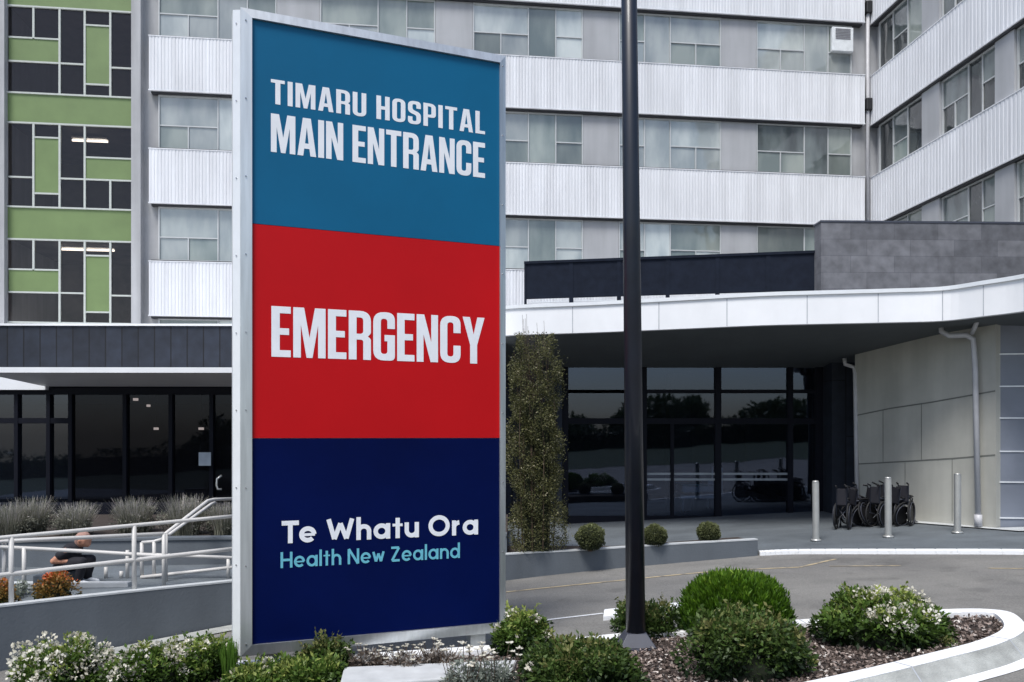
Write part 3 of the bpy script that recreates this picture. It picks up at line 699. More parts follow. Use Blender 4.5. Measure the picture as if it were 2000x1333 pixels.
def ceiling_tube(px0, px1, py, lbl):
    u0, u1 = PT.u(px0), PT.u(px1); z = PT.z((px0+px1)/2, py)
    t = thing('ceiling_lamp', lbl, 'ceiling lamp', tuple(PT.p(u0, z, -1.2)), 'strip lamps behind the stairwell glass')
    b = MB(); b.tube([PT.p(u0, z, -.9), PT.p(u1, z, -.9)], .035, 8); b.build('tube', M['lamp'], t)
    b = MB(); b.wbox(PT, u0, u1, z+.06, z+.12, -.98, -.82); b.build('housing', M['acw'], t)
ceiling_tube(95, 203, 476, 'long lit strip lamp behind the lowest row of stairwell glass')
ceiling_tube(118, 190, 256, 'dim strip lamp behind the middle row of stairwell glass')

# ================================================================== RIGHT WING
cor = PT.p(PT.u(1707), 0, .02); dw = Vector((155,-1600)).normalized()
class PlaneW(Plane): pass
PW = Plane((cor.x, cor.y), (cor.x+dw.x*10, cor.y+dw.y*10)); PW.n = Vector((-abs(PW.d.y), -PW.d.x*1.0)).normalized()
PW.n = Vector((PW.d.y, -PW.d.x)); 
if PW.n.x > 0: PW.n = -PW.n
wg = thing('hospital_wing', 'pale hospital wing with white bands running towards the viewer at the upper right', 'building', tuple(PW.p(4, 0)))
UE = 16
b = MB(); b.wbox(PW, .0, UE, 0, ROOF-.01, -10, -.12); b.build('wall', M['wall'], wg)
b = MB(); b.wbox(PW, -.05, UE+.1, ROOF+.001, ROOF+.38, -10.2, .34); b.build('roof', M['pillar'], wg)
M['band_v'] = M['band']
for k in range(0, 4):
    ribbed(PW, .0, UE, zb(k), zt(k), .16, 'cladding_band', M['band_v'], wg, pitch=.16)
    shade_strip(PW, .03, UE-.05, zb(k), .13, wg)
wb = [(PW.u(1716), PW.u(1803)), (PW.u(1839), PW.u(1946)), (PW.u(1986), PW.u(2110)), (PW.u(2160), PW.u(2330))]
patW = [[(0,.33,0,1),(.33,.66,.42,1),(.33,.66,0,.42),(.66,1,0,1)], [(0,.5,.5,1),(0,.25,0,.5),(.25,.5,0,.5),(.5,.75,0,1),(.75,1,.5,1),(.75,1,0,.5)], patA, patB]
for k in range(-1, 3):
    s0, s1 = zt(k)+.06, zb(k+1)-.10
    for i, (a, c_) in enumerate(wb):
        window(PW, a, c_, s0, s1, patW[i], wg, [M['pane_w'],M['pane_w'],M['pane_d'],M['pane_m']])
        if i < 3:
            b = MB(); b.wbox(PW, c_+.02, wb[i+1][0]-.02, s0, s1, -.10, .06); b.build('pillar', M['pillar'], wg)

# ================================================================== LEFT PODIUM
PL = Plane((at(-900,0,15.0).x, 15.0), (at(990,0,15.2).x, 15.2))
pd = thing('entrance_podium', 'low dark clad podium with dark glass front behind the ramp at the left', 'building', tuple(PL.p(PL.L*.7, 0)))
uL0, uL1 = 0, PL.u(985)
b = MB(); b.wbox(PL, uL0, uL1, PL.z(200,722), PL.z(200,637), -10.5, 0); b.build('upper_cladding', M['navy'], pd)
b = MB(); b.wbox(PL, uL0, uL1-.01, PL.z(200,637)+.001, PL.z(200,637)+.04, -10.5, .03); b.build('roof_edge', M['fascia'], pd)
zE1, zE0 = PL.z(40,722)-.002, PL.z(40,762)
b = MB(); b.wbox(PL, uL0, PL.u(92), zE0, zE1, -.3, .06); b.build('fascia', M['fascia'], pd)
b = MB(); b.wbox(PL, PL.u(92)+.002, uL1-.01, zE0+.05, zE1, -.3, -.05); b.build('fascia', M['darkframe'], pd)
# thin tapered canopy
za, zbm = zE1-.003, PL.z(300,734)-.02
b = MB(); ca, cb_ = PL.u(92), uL1-.02
zt_ = PL.z(200,724); 
Lc = 1.3
f0, f1 = ca-.42, cb_
b.hexa([PL.p(f0,zt_-.14,Lc), PL.p(f1,zt_-.14,Lc), PL.p(f1,zt_-.30,.07), PL.p(ca,zt_-.30,.07)], [PL.p(f0,zt_-.05,Lc), PL.p(f1,zt_-.05,Lc), PL.p(f1,zt_-.02,.07), PL.p(ca,zt_-.02,.07)])
b.build('canopy', M['fascia'], pd)
zG1, zG0 = zE0-.02, EYE-1.62
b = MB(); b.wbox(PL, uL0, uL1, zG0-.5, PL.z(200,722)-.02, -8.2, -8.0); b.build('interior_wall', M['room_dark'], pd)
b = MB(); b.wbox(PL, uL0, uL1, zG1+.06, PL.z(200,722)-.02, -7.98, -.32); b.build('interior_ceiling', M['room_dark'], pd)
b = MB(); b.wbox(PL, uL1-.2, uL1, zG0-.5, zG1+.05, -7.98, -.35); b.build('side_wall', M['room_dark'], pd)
mull = [-330,-200,-90,-35,27,90,133,240,330,410,470,560,650,740,830,920,980]
f = MB()
for x in mull: f.wbox(PL, PL.u(x)-.035, PL.u(x)+.035, zG0, zG1, -.2, -.06)
zTr = PL.z(60,822); f.wbox(PL, uL0, PL.u(133), zTr-.05, zTr+.05, -.19, -.07); f.wbox(PL, uL0, uL1, zG1-.06, zG1+.06, -.29, -.055)
gf = f.build('glazing_frame', M['darkframe'], pd)
prev = -700
for x in mull:
    if x <= 133:
        rows = [(zG0, zTr-.05), (zTr+.05, zG1-.06)]
    else: rows = [(zG0, zG1-.06)]
    for (a, c_) in rows:
        q = MB(); ty = random.uniform(-.004, .004)
        q.add([PL.p(PL.u(prev)+.03,a,-.13+ty), PL.p(PL.u(x)-.03,a,-.13-ty), PL.p(PL.u(x)-.03,c_,-.13-ty), PL.p(PL.u(prev)+.03,c_,-.13+ty)], [(0,1,2,3)])
        o = q.build('pane', M['eglass' if x <= 133 else 'pglass'], None); o.parent = gf; o.matrix_parent_inverse = PM[pd.name]
    prev = x
b = MB(); b.tube([at(433,956,14.85), at(425,956,14.83), at(423,948,14.83), at(424,936,14.83), at(433,929,14.85)], .02, 8); o = b.build('door_handle', M['steel'], None, True); o.parent = pd; o.matrix_parent_inverse = PM[pd.name]
nt_ = MB(); q = [at(388,910,15.0), at(412,910,15.0), at(412,884,15.0), at(388,884,15.0)]; nt_.add(q, [(0,1,2,3)]); nt_.build('notice', M['paper'], pd)
b = MB(); q = [at(-400,1010,14.6), at(470,1010,14.6)]; b.box(q[0].x, q[1].x, 14.3, 14.85, EYE-1.645, EYE-1.2); tag(b.build('entrance_step', M['darkframe']), 'low dark step slab along the foot of the podium glass', 'step')
for px, py, Y, w in ((265,783,16.8,.05),(290,795,18.2,.04),(305,840,17.5,.05),(393,840,17.5,.055)):
    c_ = at(px, py, Y); b = MB(); b.tube([c_, c_+Vector((0,0,.05))], w, 12)
    lb = {265:'dim round downlight behind the podium glass, highest of four',290:'small faint downlight just right of the highest podium downlight',305:'left one of the lower pair of podium downlights',393:'bright downlight above the notice on the podium door'}[px]
    t = thing('downlight', lb, 'ceiling lamp', tuple(c_), 'downlights in the dark podium'); b.build('lens', M['dot'], t)
    b = MB(); zc = zG1+.06; b.tube([c_+Vector((0,0,.05)), (c_.x, c_.y, max(zc, c_.z+.06))], .012, 6); b.build('stem', M['black'], t)

# ================================================================== ENTRANCE BUILDING (right)
eb = thing('entrance_building', 'main entrance building with curved white fascia over a dark glass front', 'building', tuple(at(1400,1000,16.7)))
# fascia path (column, bottom row, top row, Y)
fz = EYE+1.80
fa = [(930,662,612),(1000,655,605),(1150,650,599),(1320,643,594),(1480,636,590),(1600,633,587),(1740,630,583),(1840,627,575),(1920,618,560),(2000,608,545),(2120,588,522),(2300,560,490)]
fpp = []
for px, yb_, yt_ in fa:
    Y = 1.80*F/(HY-yb_); fpp.append(Vector(((px-CX)/F*Y, Y, fz)))
fs_ = smooth_path(fpp, 5); 
FH = .47
b = MB(); fi = offset(fs_, .12)
for i in range(len(fs_)-1):
    A, B, C, D = fs_[i], fs_[i+1], fi[i+1], fi[i]
    b.hexa([tuple(v) for v in (A,B,C,D)], [(v.x,v.y,v.z+FH) for v in (A,B,C,D)])
b.build('fascia', M['fascia'], eb)
b = MB(); fo_ = offset(fs_, -.03)
for i in range(len(fs_)-1):
    A, B, C, D = fo_[i], fo_[i+1], fi[i+1], fi[i]
    b.hexa([(v.x,v.y,v.z+FH) for v in (A,B,C,D)], [(v.x,v.y,v.z+FH+.06) for v in (A,B,C,D)])
b.build('fascia_cap', M['alu_w'], eb)
b = MB(); jo = offset(fs_, -.004)
for px in (1128,1270,1418,1572,1722,1840,1925,2010):
    i = min(range(len(fs_)), key=lambda q: abs(fs_[q].x/fs_[q].y*F+CX-px)); i = min(i, len(fs_)-2)
    a, c_ = jo[i], jo[i]+(jo[i+1]-jo[i]).normalized()*.014
    b.add([(a.x,a.y,fz+.01),(c_.x,c_.y,fz+.01),(c_.x,c_.y,fz+FH-.01),(a.x,a.y,fz+FH-.01)], [(0,1,2,3)])
b.build('panel_joint', M['joint'], eb)
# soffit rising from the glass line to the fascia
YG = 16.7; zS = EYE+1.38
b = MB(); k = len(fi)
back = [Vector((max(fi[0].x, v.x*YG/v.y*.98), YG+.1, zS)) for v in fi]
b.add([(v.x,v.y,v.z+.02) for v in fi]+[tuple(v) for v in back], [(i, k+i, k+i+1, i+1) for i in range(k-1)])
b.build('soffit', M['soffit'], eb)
b = MB(); b.add([(v.x,v.y,v.z+FH-.05) for v in fi]+[(v.x, 25.5, fz+FH-.05) for v in fi], [(i, i+1, k+i+1, k+i) for i in range(k-1)])
b.build('roof', M['pillar'], eb)
# glass front
PG = Plane((at(1090,0,YG).x, YG+.0), (at(1602,0,YG).x, YG))
zg0, zg1 = gz(1.0,.02), zS+.02
f = MB()
for x, w in ((1104,.06),(1258,.05),(1402,.06),(1543,.05),(1600,.09)): f.wbox(PG, PG.u(x)-w, PG.u(x)+w, zg0, zg1, -.1, .05)
zt1 = PG.z(1300,823); f.wbox(PG, PG.u(1104)-.05, PG.u(1600), zt1-.06, zt1+.06, -.09, .04)
zt2 = PG.z(1300,765); f.wbox(PG, PG.u(1258)+.05, PG.u(1600), zt2-.035, zt2+.035, -.08, .035)
f.wbox(PG, PG.u(1310), PG.u(1316), zg0, zt1-.06, -.06, .03)
f.wbox(PG, PG.u(1104)-.05, PG.u(1600), zg0, zg0+.2, -.088, .038)
gf = f.build('glazing_frame', M['darkframe'], eb)
cols_ = [(1104,1258),(1258,1402),(1402,1543),(1543,1600)]
for a, c_ in cols_:
    for r0, r1 in ((zg0+.2, zt1-.06), (zt1+.06, zt2-.035), (zt2+.035, zg1)):
        q = MB(); ty = random.uniform(-.005,.005)
        q.add([PG.p(PG.u(a)+.04,r0,-.02+ty), PG.p(PG.u(c_)-.04,r0,-.02-ty), PG.p(PG.u(c_)-.04,r1,-.02-ty), PG.p(PG.u(a)+.04,r1,-.02+ty)], [(0,1,2,3)])
        o = q.build('pane', M['eglass'], None); o.parent = gf; o.matrix_parent_inverse = PM[eb.name]
b = MB()
for y in (926, 937):
    z = PG.z(1400,y); b.wbox(PG, PG.u(1262), PG.u(1398), z-.022, z+.022, -.012, -.008); b.wbox(PG, PG.u(1406), PG.u(1539), z-.022, z+.022, -.012, -.008)
b.build('glass_stripes', M['manif'], eb)
# lobby behind the glass
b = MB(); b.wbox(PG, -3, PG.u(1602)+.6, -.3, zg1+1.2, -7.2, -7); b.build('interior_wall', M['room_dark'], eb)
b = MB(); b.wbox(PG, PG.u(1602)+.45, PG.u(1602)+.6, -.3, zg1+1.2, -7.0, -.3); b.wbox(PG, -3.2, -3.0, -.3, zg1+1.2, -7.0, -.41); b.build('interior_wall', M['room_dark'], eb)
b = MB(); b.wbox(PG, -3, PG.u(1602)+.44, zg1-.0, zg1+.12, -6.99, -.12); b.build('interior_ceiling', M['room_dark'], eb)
b = MB(); b.wbox(PG, -3, PG.u(1602), gz(3,.05), gz(3,.06), -7, -.12); b.build('interior_floor', M['room'], eb)
b = MB(); c0 = at(1308,940,18.2); c1 = at(1352,820,18.2); b.box(c0.x, c1.x, 18.2, 18.7, .1, zg1+.0); b.build('interior_column', M['darkframe'], eb)
b = MB(); b.wbox(PG, -3.3, PG.u(1104)-.07, 0, zg1+.4, -.4, .1); b.build('dark_wall', M['navy'], eb)
# dark wall right of the glass
A = at(1604,0,16.75); B = at(1672,0,15.5)
b = MB(); b.box(A.x, at(1672,0,16.2).x+.3, 16.2, 16.9, 0, zS+.5); b.build('dark_wall', M['navy'], eb)
# cream wall
PC = Plane((at(1670,0,15.5).x, 15.5), (at(1945,0,12.9).x, 12.9))
b = MB(); uc1 = PC.L
za0, za1 = EYE+1.46, EYE+1.80
z0c = .05*6.5+.1
b.hexa([PC.p(0,z0c-.2,0), PC.p(uc1,z0c-.2,0), PC.p(uc1,z0c-.2,-.5), PC.p(0,z0c-.2,-.5)], [PC.p(0,zS+.30,0), PC.p(uc1,fz+.1,0), PC.p(uc1,fz+.1,-.5), PC.p(0,zS+.30,-.5)])
b.build('cream_wall', M['cream'], eb)
b = MB()
def wl_line(pts, w=.012, o=.004):
    for (p0, p1) in zip(pts[:-1], pts[1:]):
        a, c_ = PC.u(p0[0]), PC.u(p1[0]); z0, z1 = PC.z(*p0), PC.z(*p1)
        b.add([PC.p(a,z0-w,o), PC.p(c_,z1-w,o), PC.p(c_,z1+w,o), PC.p(a,z0+w,o)], [(0,1,2,3)])
wl_line([(1672,812),(1740,798),(1820,786),(1944,764)]); wl_line([(1672,907),(1780,901),(1860,896),(1944,889)])
for x, y0, y1 in ((1725,802,904),(1800,788,898),(1768,904,1012),(1860,896,1018)):
    u = PC.u(x); b.add([PC.p(u-.006,PC.z(x,y1),.0045), PC.p(u+.006,PC.z(x,y1),.0045), PC.p(u+.006,PC.z(x,y0),.0045), PC.p(u-.006,PC.z(x,y0),.0045)], [(0,1,2,3)])
b.build('panel_joint', M['joint_c'], eb)
# downpipes
b = MB()
P_ = lambda px, py, o=.12: PC.p(PC.u(px), PC.z(px,py), o)
b.tube([P_(1868,632,.35), P_(1868,650,.35), P_(1880,658,.3), P_(1903,656,.18), P_(1911,664,.12), P_(1913,720,.1), P_(1919,1018,.1)], .043, 10)
b.tube([P_(1935,628,.3), P_(1922,642,.22), P_(1911,652,.15)], .036, 8)
dpo = b.build('downpipe', M['pipe'], eb, True)
b = MB(); b.tube([P_(1919,1005,.1), P_(1919,1028,.1)], .06, 10); o = b.build('pipe_foot', M['pipe'], None, True); o.parent = dpo; o.matrix_parent_inverse = PM[eb.name]
b = MB(); b.tube([at(1649,700,15.6), at(1651,712,15.6), at(1668,718,15.55), at(1670,730,15.5), at(1674,985,15.4)], .038, 10); b.build('downpipe', M['pipe'], eb, True)
# grey sheet wall with horizontal joints at the far right
PR = Plane((at(1945,0,12.95).x+.02, 12.95), (at(2350,0,12.5).x, 12.5))
b = MB(); b.wbox(PR, 0, PR.L, .3, fz+.1, -.5, 0); b.build('sheet_wall', M['greydoor'], eb)
b = MB()
for y in (692,755,817,882,942,1012):
    z = PR.z(1970, y); b.wbox(PR, .03, PR.L, z-.010, z+.010, .0, .018)
b.build('sheet_batten', M['alu_w'], eb)
b = MB(); q = [PC.p(PC.u(1760),0,.0), PC.p(uc1,0,.0), PR.p(PR.L,0,.0), PR.p(PR.L,0,.55), PR.p(.1,0,.5), PC.p(PC.u(1770),0,.25)]
polysheet([(v.x,v.y,gz(v.x,.075)) for v in q][::-1], 'concrete_apron', M['coping'])['kind'] = 'structure'
# roof screen and stone wall
PS = Plane((at(1024,0,16.6).x, 16.6), (at(1602,0,15.6).x, 15.6))
rs = thing('roof_screen', 'long black screen on the entrance roof behind the white fascia', 'screen', tuple(PS.p(PS.L*.5, fz+FH)))
zs1, zs0 = PS.z(1300,501), PS.z(1300,590)
b = MB(); n_ = 6
for i in range(n_): b.wbox(PS, PS.L*i/n_+.006, PS.L*(i+1)/n_-.006, zs0+.14, zs1-.05, -.05, 0)
b.build('screen_panel', M['screen'], rs)
b = MB(); b.wbox(PS, 0, PS.L, zs1-.05, zs1, -.09, .03); b.wbox(PS, 0, PS.L, zs0-.5, zs0+.03, -.08, .02)
for i in range(n_+1): b.wbox(PS, max(0, PS.L*i/n_-.04), min(PS.L, PS.L*i/n_+.04), zs0+.03, zs1-.05, -.07, .012)
b.build('screen_frame', M['screen'], rs)
b = MB(); b.wbox(PS, .1, PS.L-.1, zs0+.06, zs0+.08, -.06, -.03); b.build('rail', M['alu_w'], rs)
PQ = Plane((at(1604,0,15.3).x, 15.3), (at(2400,0,15.55).x, 15.55))
zq = PQ.z(1800,436)
sw = thing('stone_parapet', 'grey stone-tiled wall block rising above the entrance roof at the right', 'wall', tuple(PQ.p(3, fz+FH)))
b = MB(); b.wbox(PQ, 0, PQ.L, fz+.45, zq, -.32, 0); b.build('tiled_wall', M['stone'], sw)
b = MB(); b.wbox(PQ, -.015, PQ.L, zq, zq+.035, -.33, .012); b.build('coping', M['postbase'], sw)

# ================================================================== SIGN
PSg0 = Plane((at(468,0,6.5).x, 6.5), (at(993,0,7.346).x, 7.346))
A_ = PSg0.p(PSg0.u(469.5), 0); B_ = PSg0.p(PSg0.u(987), 0); PSg = Plane((A_.x, A_.y), (B_.x, B_.y))
sg_ = thing('hospital_sign', 'tall aluminium framed hospital sign with teal, red and navy panels', 'sign', tuple(PSg.p(PSg.L/2, gz(-1,.09))))
zT = PSg.z(468,15); zB = PSg.z(468,1283); W = PSg.L; D_ = .24
ua, ub = PSg.u(492), PSg.u(975); zp1 = PSg.z(492,38); zp0 = PSg.z(492,1259)
b = MB(); b.wbox(PSg, .02, W-.02, zB+.02, zT-.02, -D_, -.03); b.build('cabinet', M['alu_w'], sg_)
fr = MB()
def fr_piece(a, c_, d, e):                        # mitred bar: outer a,c_ inner d,e (u,z)
    o0, o1 = -.028, .02
    fr.hexa([PSg.p(*a,o1-.012), PSg.p(*c_,o1-.012), PSg.p(*c_,o0), PSg.p(*a,o0)], [PSg.p(*d,o1+.006), PSg.p(*e,o1+.006), PSg.p(*e,o0), PSg.p(*d,o0)])
O = [(0,zB),(W,zB),(W,zT),(0,zT)]; I = [(ua,zp0),(ub,zp0),(ub,zp1),(ua,zp1)]
for i in range(4): fr_piece(O[i], O[(i+1)%4], I[i], I[(i+1)%4])
fr.build('frame', M['alu'], sg_)
b = MB(); ch = .052; dp_ = .10
e0 = [(0,zB),(W,zB),(W,zT),(0,zT)]; e1 = [(-ch,zB-.012),(W+ch*.6,zB-.012),(W+ch*.6,zT+.02),(-ch,zT+.02)]
for i in range(4):
    j = (i+1) % 4
    b.add([PSg.p(*e0[i],-.034), PSg.p(*e0[j],-.034), PSg.p(*e1[j],-dp_), PSg.p(*e1[i],-dp_), PSg.p(*e0[i],-.034-.0), PSg.p(*e0[j],-.034), PSg.p(*e1[j],-D_), PSg.p(*e1[i],-D_)], [(0,1,2,3),(3,2,6,7)])
b.build('edge_trim', M['alu_w'], sg_)
b = MB()
for z in np.linspace(zB+.1, zT-.1, 9):
    for u in (ua*.45, (ub+W)/2):
        b.tube([PSg.p(u,z,.012), PSg.p(u,z,.026)], .006, 8)
    b.tube([PSg.p(-.024,z,-.07), PSg.p(-.030,z,-.06)], .006, 8)
b.build('rivets', M['chrome'], sg_)
zr1 = PSg.z(492,437); zr0 = PSg.z(492,856.5)
pn = {}
for nm, m, a, c_, lb in (('sign_panel','teal',zr1,zp1,'teal panel'),('sign_panel','red',zr0,zr1,'red panel'),('sign_panel','blue',zp0,zr0,'navy blue panel')):
    b = MB(); b.wbox(PSg, ua, ub, a+.002, c_-.002, -.027, .002); o = b.build(nm, M[m], sg_); o['label'] = lb; pn[m] = o
ZS = PSg.z
cap_text('TIMARU HOSPITAL', 'lettering', PSg, 529, 947, ZS(530,203), ZS(530,155), M['letter'], pn['teal'], sp=.085, space=.24)
cap_text('MAIN ENTRANCE', 'lettering', PSg, 529, 947, ZS(530,297), ZS(530,222), M['letter'], pn['teal'], sp=.05, space=.19)
cap_text('EMERGENCY', 'lettering', PSg, 530, 946, ZS(530,697), ZS(530,598), M['letter'], pn['red'], sp=.045)
stroke_text('Te Whatu Ora', 'lettering', PSg, 550, 934, ZS(550,1062), ZS(550,1018)-ZS(550,1062), M['letter'], pn['blue'], t=.205, sp=.085, space=.33)
stroke_text('Health New Zealand', 'lettering', PSg, 548, 898, ZS(548,1110), ZS(548,1079)-ZS(548,1110), M['letter_t'], pn['blue'], t=.155, sp=.12, space=.34)
b = MB()
for px in (528, 938):
    u = PSg.u(px); w = .07; bz = gz(-1.5, .05); q = MB(); q.wbox(PSg, u-w, u+w, bz-.1, zB-.012, -.18, -.06); q.build('leg', M['alu'], sg_)

# ================================================================== LAMP POST
base = gp(1242, 1262, .09)
lp = lthing('lamp_post', 'tall slim navy-black lamp post on a flared base standing in the island', 'lamp post', tuple(base)); lp.rotation_euler = (0, R(-.60), 0)
b = MB(); b.tube([(0,0,.10),(0,0,4.0),(0,0,8.2)], .082, 28, r2=.058); b.build('pole', M['post'], lp, True)
b = MB(); s0, s1 = .155, .082
b.hexa([(-s0,-s0,-.03),(s0,-s0,-.03),(s0,s0,-.03),(-s0,s0,-.03)], [(-s0,-s0,.012),(s0,-s0,.012),(s0,s0,.012),(-s0,s0,.012)])
b.hexa([(-s0+.004,-s0+.004,.013),(s0-.004,-s0+.004,.013),(s0-.004,s0-.004,.013),(-s0+.004,s0-.004,.013)], [(-s1,-s1,.12),(s1,-s1,.12),(s1,s1,.12),(-s1,s1,.12)])
b.build('base_cover', M['postbase'], lp, bevel=.006)
b = MB(); b.tube([(0,0,8.2),(.0,.2,8.5),(.0,.7,8.6)], .04, 12); b.build('bracket_arm', M['post'], lp, True)
b = MB(); b.hexa([(-.12,.7,8.56),(.12,.7,8.56),(.09,1.3,8.56),(-.09,1.3,8.56)], [(-.10,.7,8.68),(.10,.7,8.68),(.07,1.25,8.63),(-.07,1.25,8.63)]); b.build('lamp_head', M['postbase'], lp, bevel=.02)

# ================================================================== BOLLARDS
bl = lthing('bollard', 'pale round steel bollard nearest to the grey wall end, tallest of the three', 'bollard', (0,0,0), 0, 'bollards along the entrance kerb')
b = MB(); b.tube([(0,0,.0),(0,0,.90)], .051, 24, cap=False); b.tube([(0,0,.90),(0,0,.925)], .051, 24, r2=.040); b.build('tube', M['steel'], bl, True)
b = MB(); b.tube([(0,0,.004),(0,0,.03)], .085, 24, r2=.07); b.build('base_collar', M['steel'], bl, True)
for i, (px, py, s_, lb) in enumerate(((1594,1057,1,'pale round steel bollard at the left, before the dark glass'),(1735,1050,1,'pale round steel bollard in front of the folded wheelchairs'),(1870,1042,1,'pale round steel bollard before the cream wall, nearest the downpipe'))):
    o = bl if i == 0 else copy_tree(bl); p = gp(px, py, .056); o.location = p; o['label'] = lb; o.rotation_euler = (0, R((.6,.35,0)[i]*-1), 0)

# ================================================================== WHEELCHAIRS
def torus(b, c, r, t, ax='x', n=24, m_=6):
    pts = []
    for i in range(n+1):
        a = 2*math.pi*i/n; pts.append((c[0], c[1]+r*math.cos(a), c[2]+r*math.sin(a)) if ax == 'x' else (c[0]+r*math.cos(a), c[1], c[2]+r*math.sin(a)))
    b.tube(pts, t, m_, cap=False)
def make_chair():
    o = lthing('wheelchair', 'x', 'wheelchair', (0,0,0), 0, 'folded wheelchairs parked by the cream wall')
    for s in (-.13, .13):
        b = MB(); torus(b, (s,0,.29), .28, .018); tyre = b.build('wheel', M['rubber'], o, True)
        b = MB(); b.tube([(s*.97,0,.29),(s*1.03,0,.29)], .20, 20); b.build('spoke_guard', M['black'], tyre, False)
        b = MB(); torus(b, (s*1.25,0,.29), .24, .008)
        for i in range(8):
            a = math.pi*i/4; b.tube([(s,0,.29),(s,.27*math.cos(a),.29+.27*math.sin(a))], .003, 4)
        b.build('hand_rim', M['postbase'], tyre, True)
        b = MB(); torus(b, (s*.8,.42,.08), .07, .014, n=14); b.build('caster', M['rubber'], o, True)
        b = MB(); b.tube([(s*.8,-.30,.92),(s*.8,-.20,.90),(s*.8,-.16,.3),(s*.8,.40,.30),(s*.8,.50,.12),(s*.8,.62,.08)], .013, 8)
        b.tube([(s*.8,-.17,.64),(s*.8,.20,.64),(s*.8,.26,.30)], .013, 8); b.build('side_frame', M['postbase'], o, True)
        b = MB(); b.tube([(s*.8,-.34,.925),(s*.8,-.22,.905)], .018, 8); b.build('push_handle', M['black'], o, True)
        b = MB(); b.box(s*.8-.03, s*.8+.03, -.10, .18, .655, .69); b.build('armrest', M['black'], o, bevel=.01)
    b = MB(); b.hexa([(-.10,-.15,.50),(.10,-.15,.50),(.10,.30,.52),(-.10,.30,.52)], [(-.10,-.15,.53),(.10,-.15,.53),(.10,.30,.55),(-.10,.30,.55)]); b.build('seat', M['cloth_b'], o, bevel=.01)
    b = MB(); b.hexa([(-.10,-.17,.52),(.10,-.17,.52),(.10,-.14,.52),(-.10,-.14,.52)], [(-.10,-.22,.88),(.10,-.22,.88),(.10,-.19,.88),(-.10,-.19,.88)]); b.build('backrest', M['cloth_b'], o, bevel=.01)
    b = MB(); b.tube([(-.1,.0,.2),(.1,.02,.46)], .01, 6); b.tube([(.1,.0,.2),(-.1,.02,.46)], .01, 6); b.build('cross_brace', M['chrome'], o)
    return o
wc = make_chair()
specs = [(1645,13.75,-30,0,'leftmost folded black wheelchair, front turned to the glass doors'),(1664,14.15,-62,5,'folded black wheelchair, second from the left in the parked row'),(1682,13.95,-48,-5,'folded black wheelchair, third from the left in the parked row'),(1700,14.2,-66,5,'folded black wheelchair just left of the middle bollard'),(1713,13.8,-50,0,'folded black wheelchair whose wheel touches the left edge of the middle bollard'),(1730,14.1,-70,-4,'folded black wheelchair hidden behind the middle bollard'),(1748,13.9,-62,4,'folded black wheelchair just right of the middle bollard'),(1766,13.8,-38,0,'rightmost folded black wheelchair, nearest to the cream wall panels')]
for i, (px, Y, a, tl, lb) in enumerate(specs):
    o = wc if i == 0 else copy_tree(wc); X = (px-CX)/F*Y
    o.location = (X, Y, gz(X,.056)); o.rotation_euler = (R(tl*1.8-8), R(tl*3), R(a)); o.scale = (.76,.78,.76); o['label'] = lb

# hospital bed inside the lobby
bp_ = at(1362,1000,17.6); fz0 = gz(3,.062)
hb = lthing('hospital_bed', 'hospital bed with pale linen and teal blanket behind the entrance glass', 'bed', (bp_.x, 17.9, fz0), R(90))
b = MB(); b.box(-.45,.45,-.45,.35,.48,.62); b.build('mattress', M['bedsheet'], hb, bevel=.04)
b = MB(); b.box(-.46,.46,-.2,.36,.625,.66); b.build('blanket', M['teal_cloth'], hb, bevel=.015)
b = MB(); b.box(-.30,.30,-.44,-.22,.63,.74); b.build('pillow', M['bedsheet'], hb, bevel=.05)
b = MB(); b.box(-.47,.47,-.47,.40,.36,.42)
for x in (-.4,.4):
    for y in (-.4,.33): b.tube([(x,y,.08),(x,y,.36)], .025, 8)
b.build('frame', M['steel'], hb)
b = MB(); b.tube([(-.42,-.5,.4),(-.42,-.5,1.0),(.42,-.5,1.0),(.42,-.5,.4)], .02, 8); b.tube([(-.42,-.5,.8),(.42,-.5,.8)], .012, 8); b.build('headboard', M['steel'], hb)
for x in (-.4,.4):
    for y in (-.4,.33):
        b = MB(); torus(b, (x,y,.05), .045, .016, n=12); b.build('caster', M['rubber'], hb, True)

# ================================================================== LEFT: RAMP, RAILS, GARDEN WALL
def rail_post(b, p, h, r=.022, z0=None): b.tube([(p.x,p.y,z0 if z0 is not None else p.z),(p.x,p.y,p.z+h if z0 is None else z0+h)], r, 10)
# near railing stands on the retaining wall
def wall_pt(px):
    best = None
    mid = offset(fp, .10)
    for i in range(len(mid)-1):
        a = mid[i].x/mid[i].y*F+CX; c_ = mid[i+1].x/mid[i+1].y*F+CX
        if a <= px <= c_:
            t = (px-a)/(c_-a); return mid[i].lerp(mid[i+1], t)
    return mid[0]
def rowz(p, py): return EYE+(HY-py)/F*p.y
nr_ = thing('ramp_railing', 'long near handrail on top of the retaining wall, rising to the right', 'railing', tuple(wall_pt(100)))
def wr(py0, py1, x0=-120, x1=455, n=9):
    out = []
    for i in range(n+1):
        px = x0+(x1-x0)*i/n; q = wall_pt(px); out.append((q.x, q.y, rowz(q, py0+(py1-py0)*(px-0)/450)))
    return out
b = MB(); b.tube(wr(1051,1009), .020, 10); b.build('handrail', M['rail'], nr_, True)
b = MB(); b.tube(wr(1124,1073), .023, 10); b.build('lower_rail', M['rail'], nr_, True)
for px, yt in ((-110,1062),(22,1049),(262,1027),(458,1009)):
    q = wall_pt(px); b = MB(); b.tube([(q.x,q.y,q.z-.02),(q.x,q.y,rowz(q,yt))], .023, 10); b.build('post', M['rail'], nr_, True)
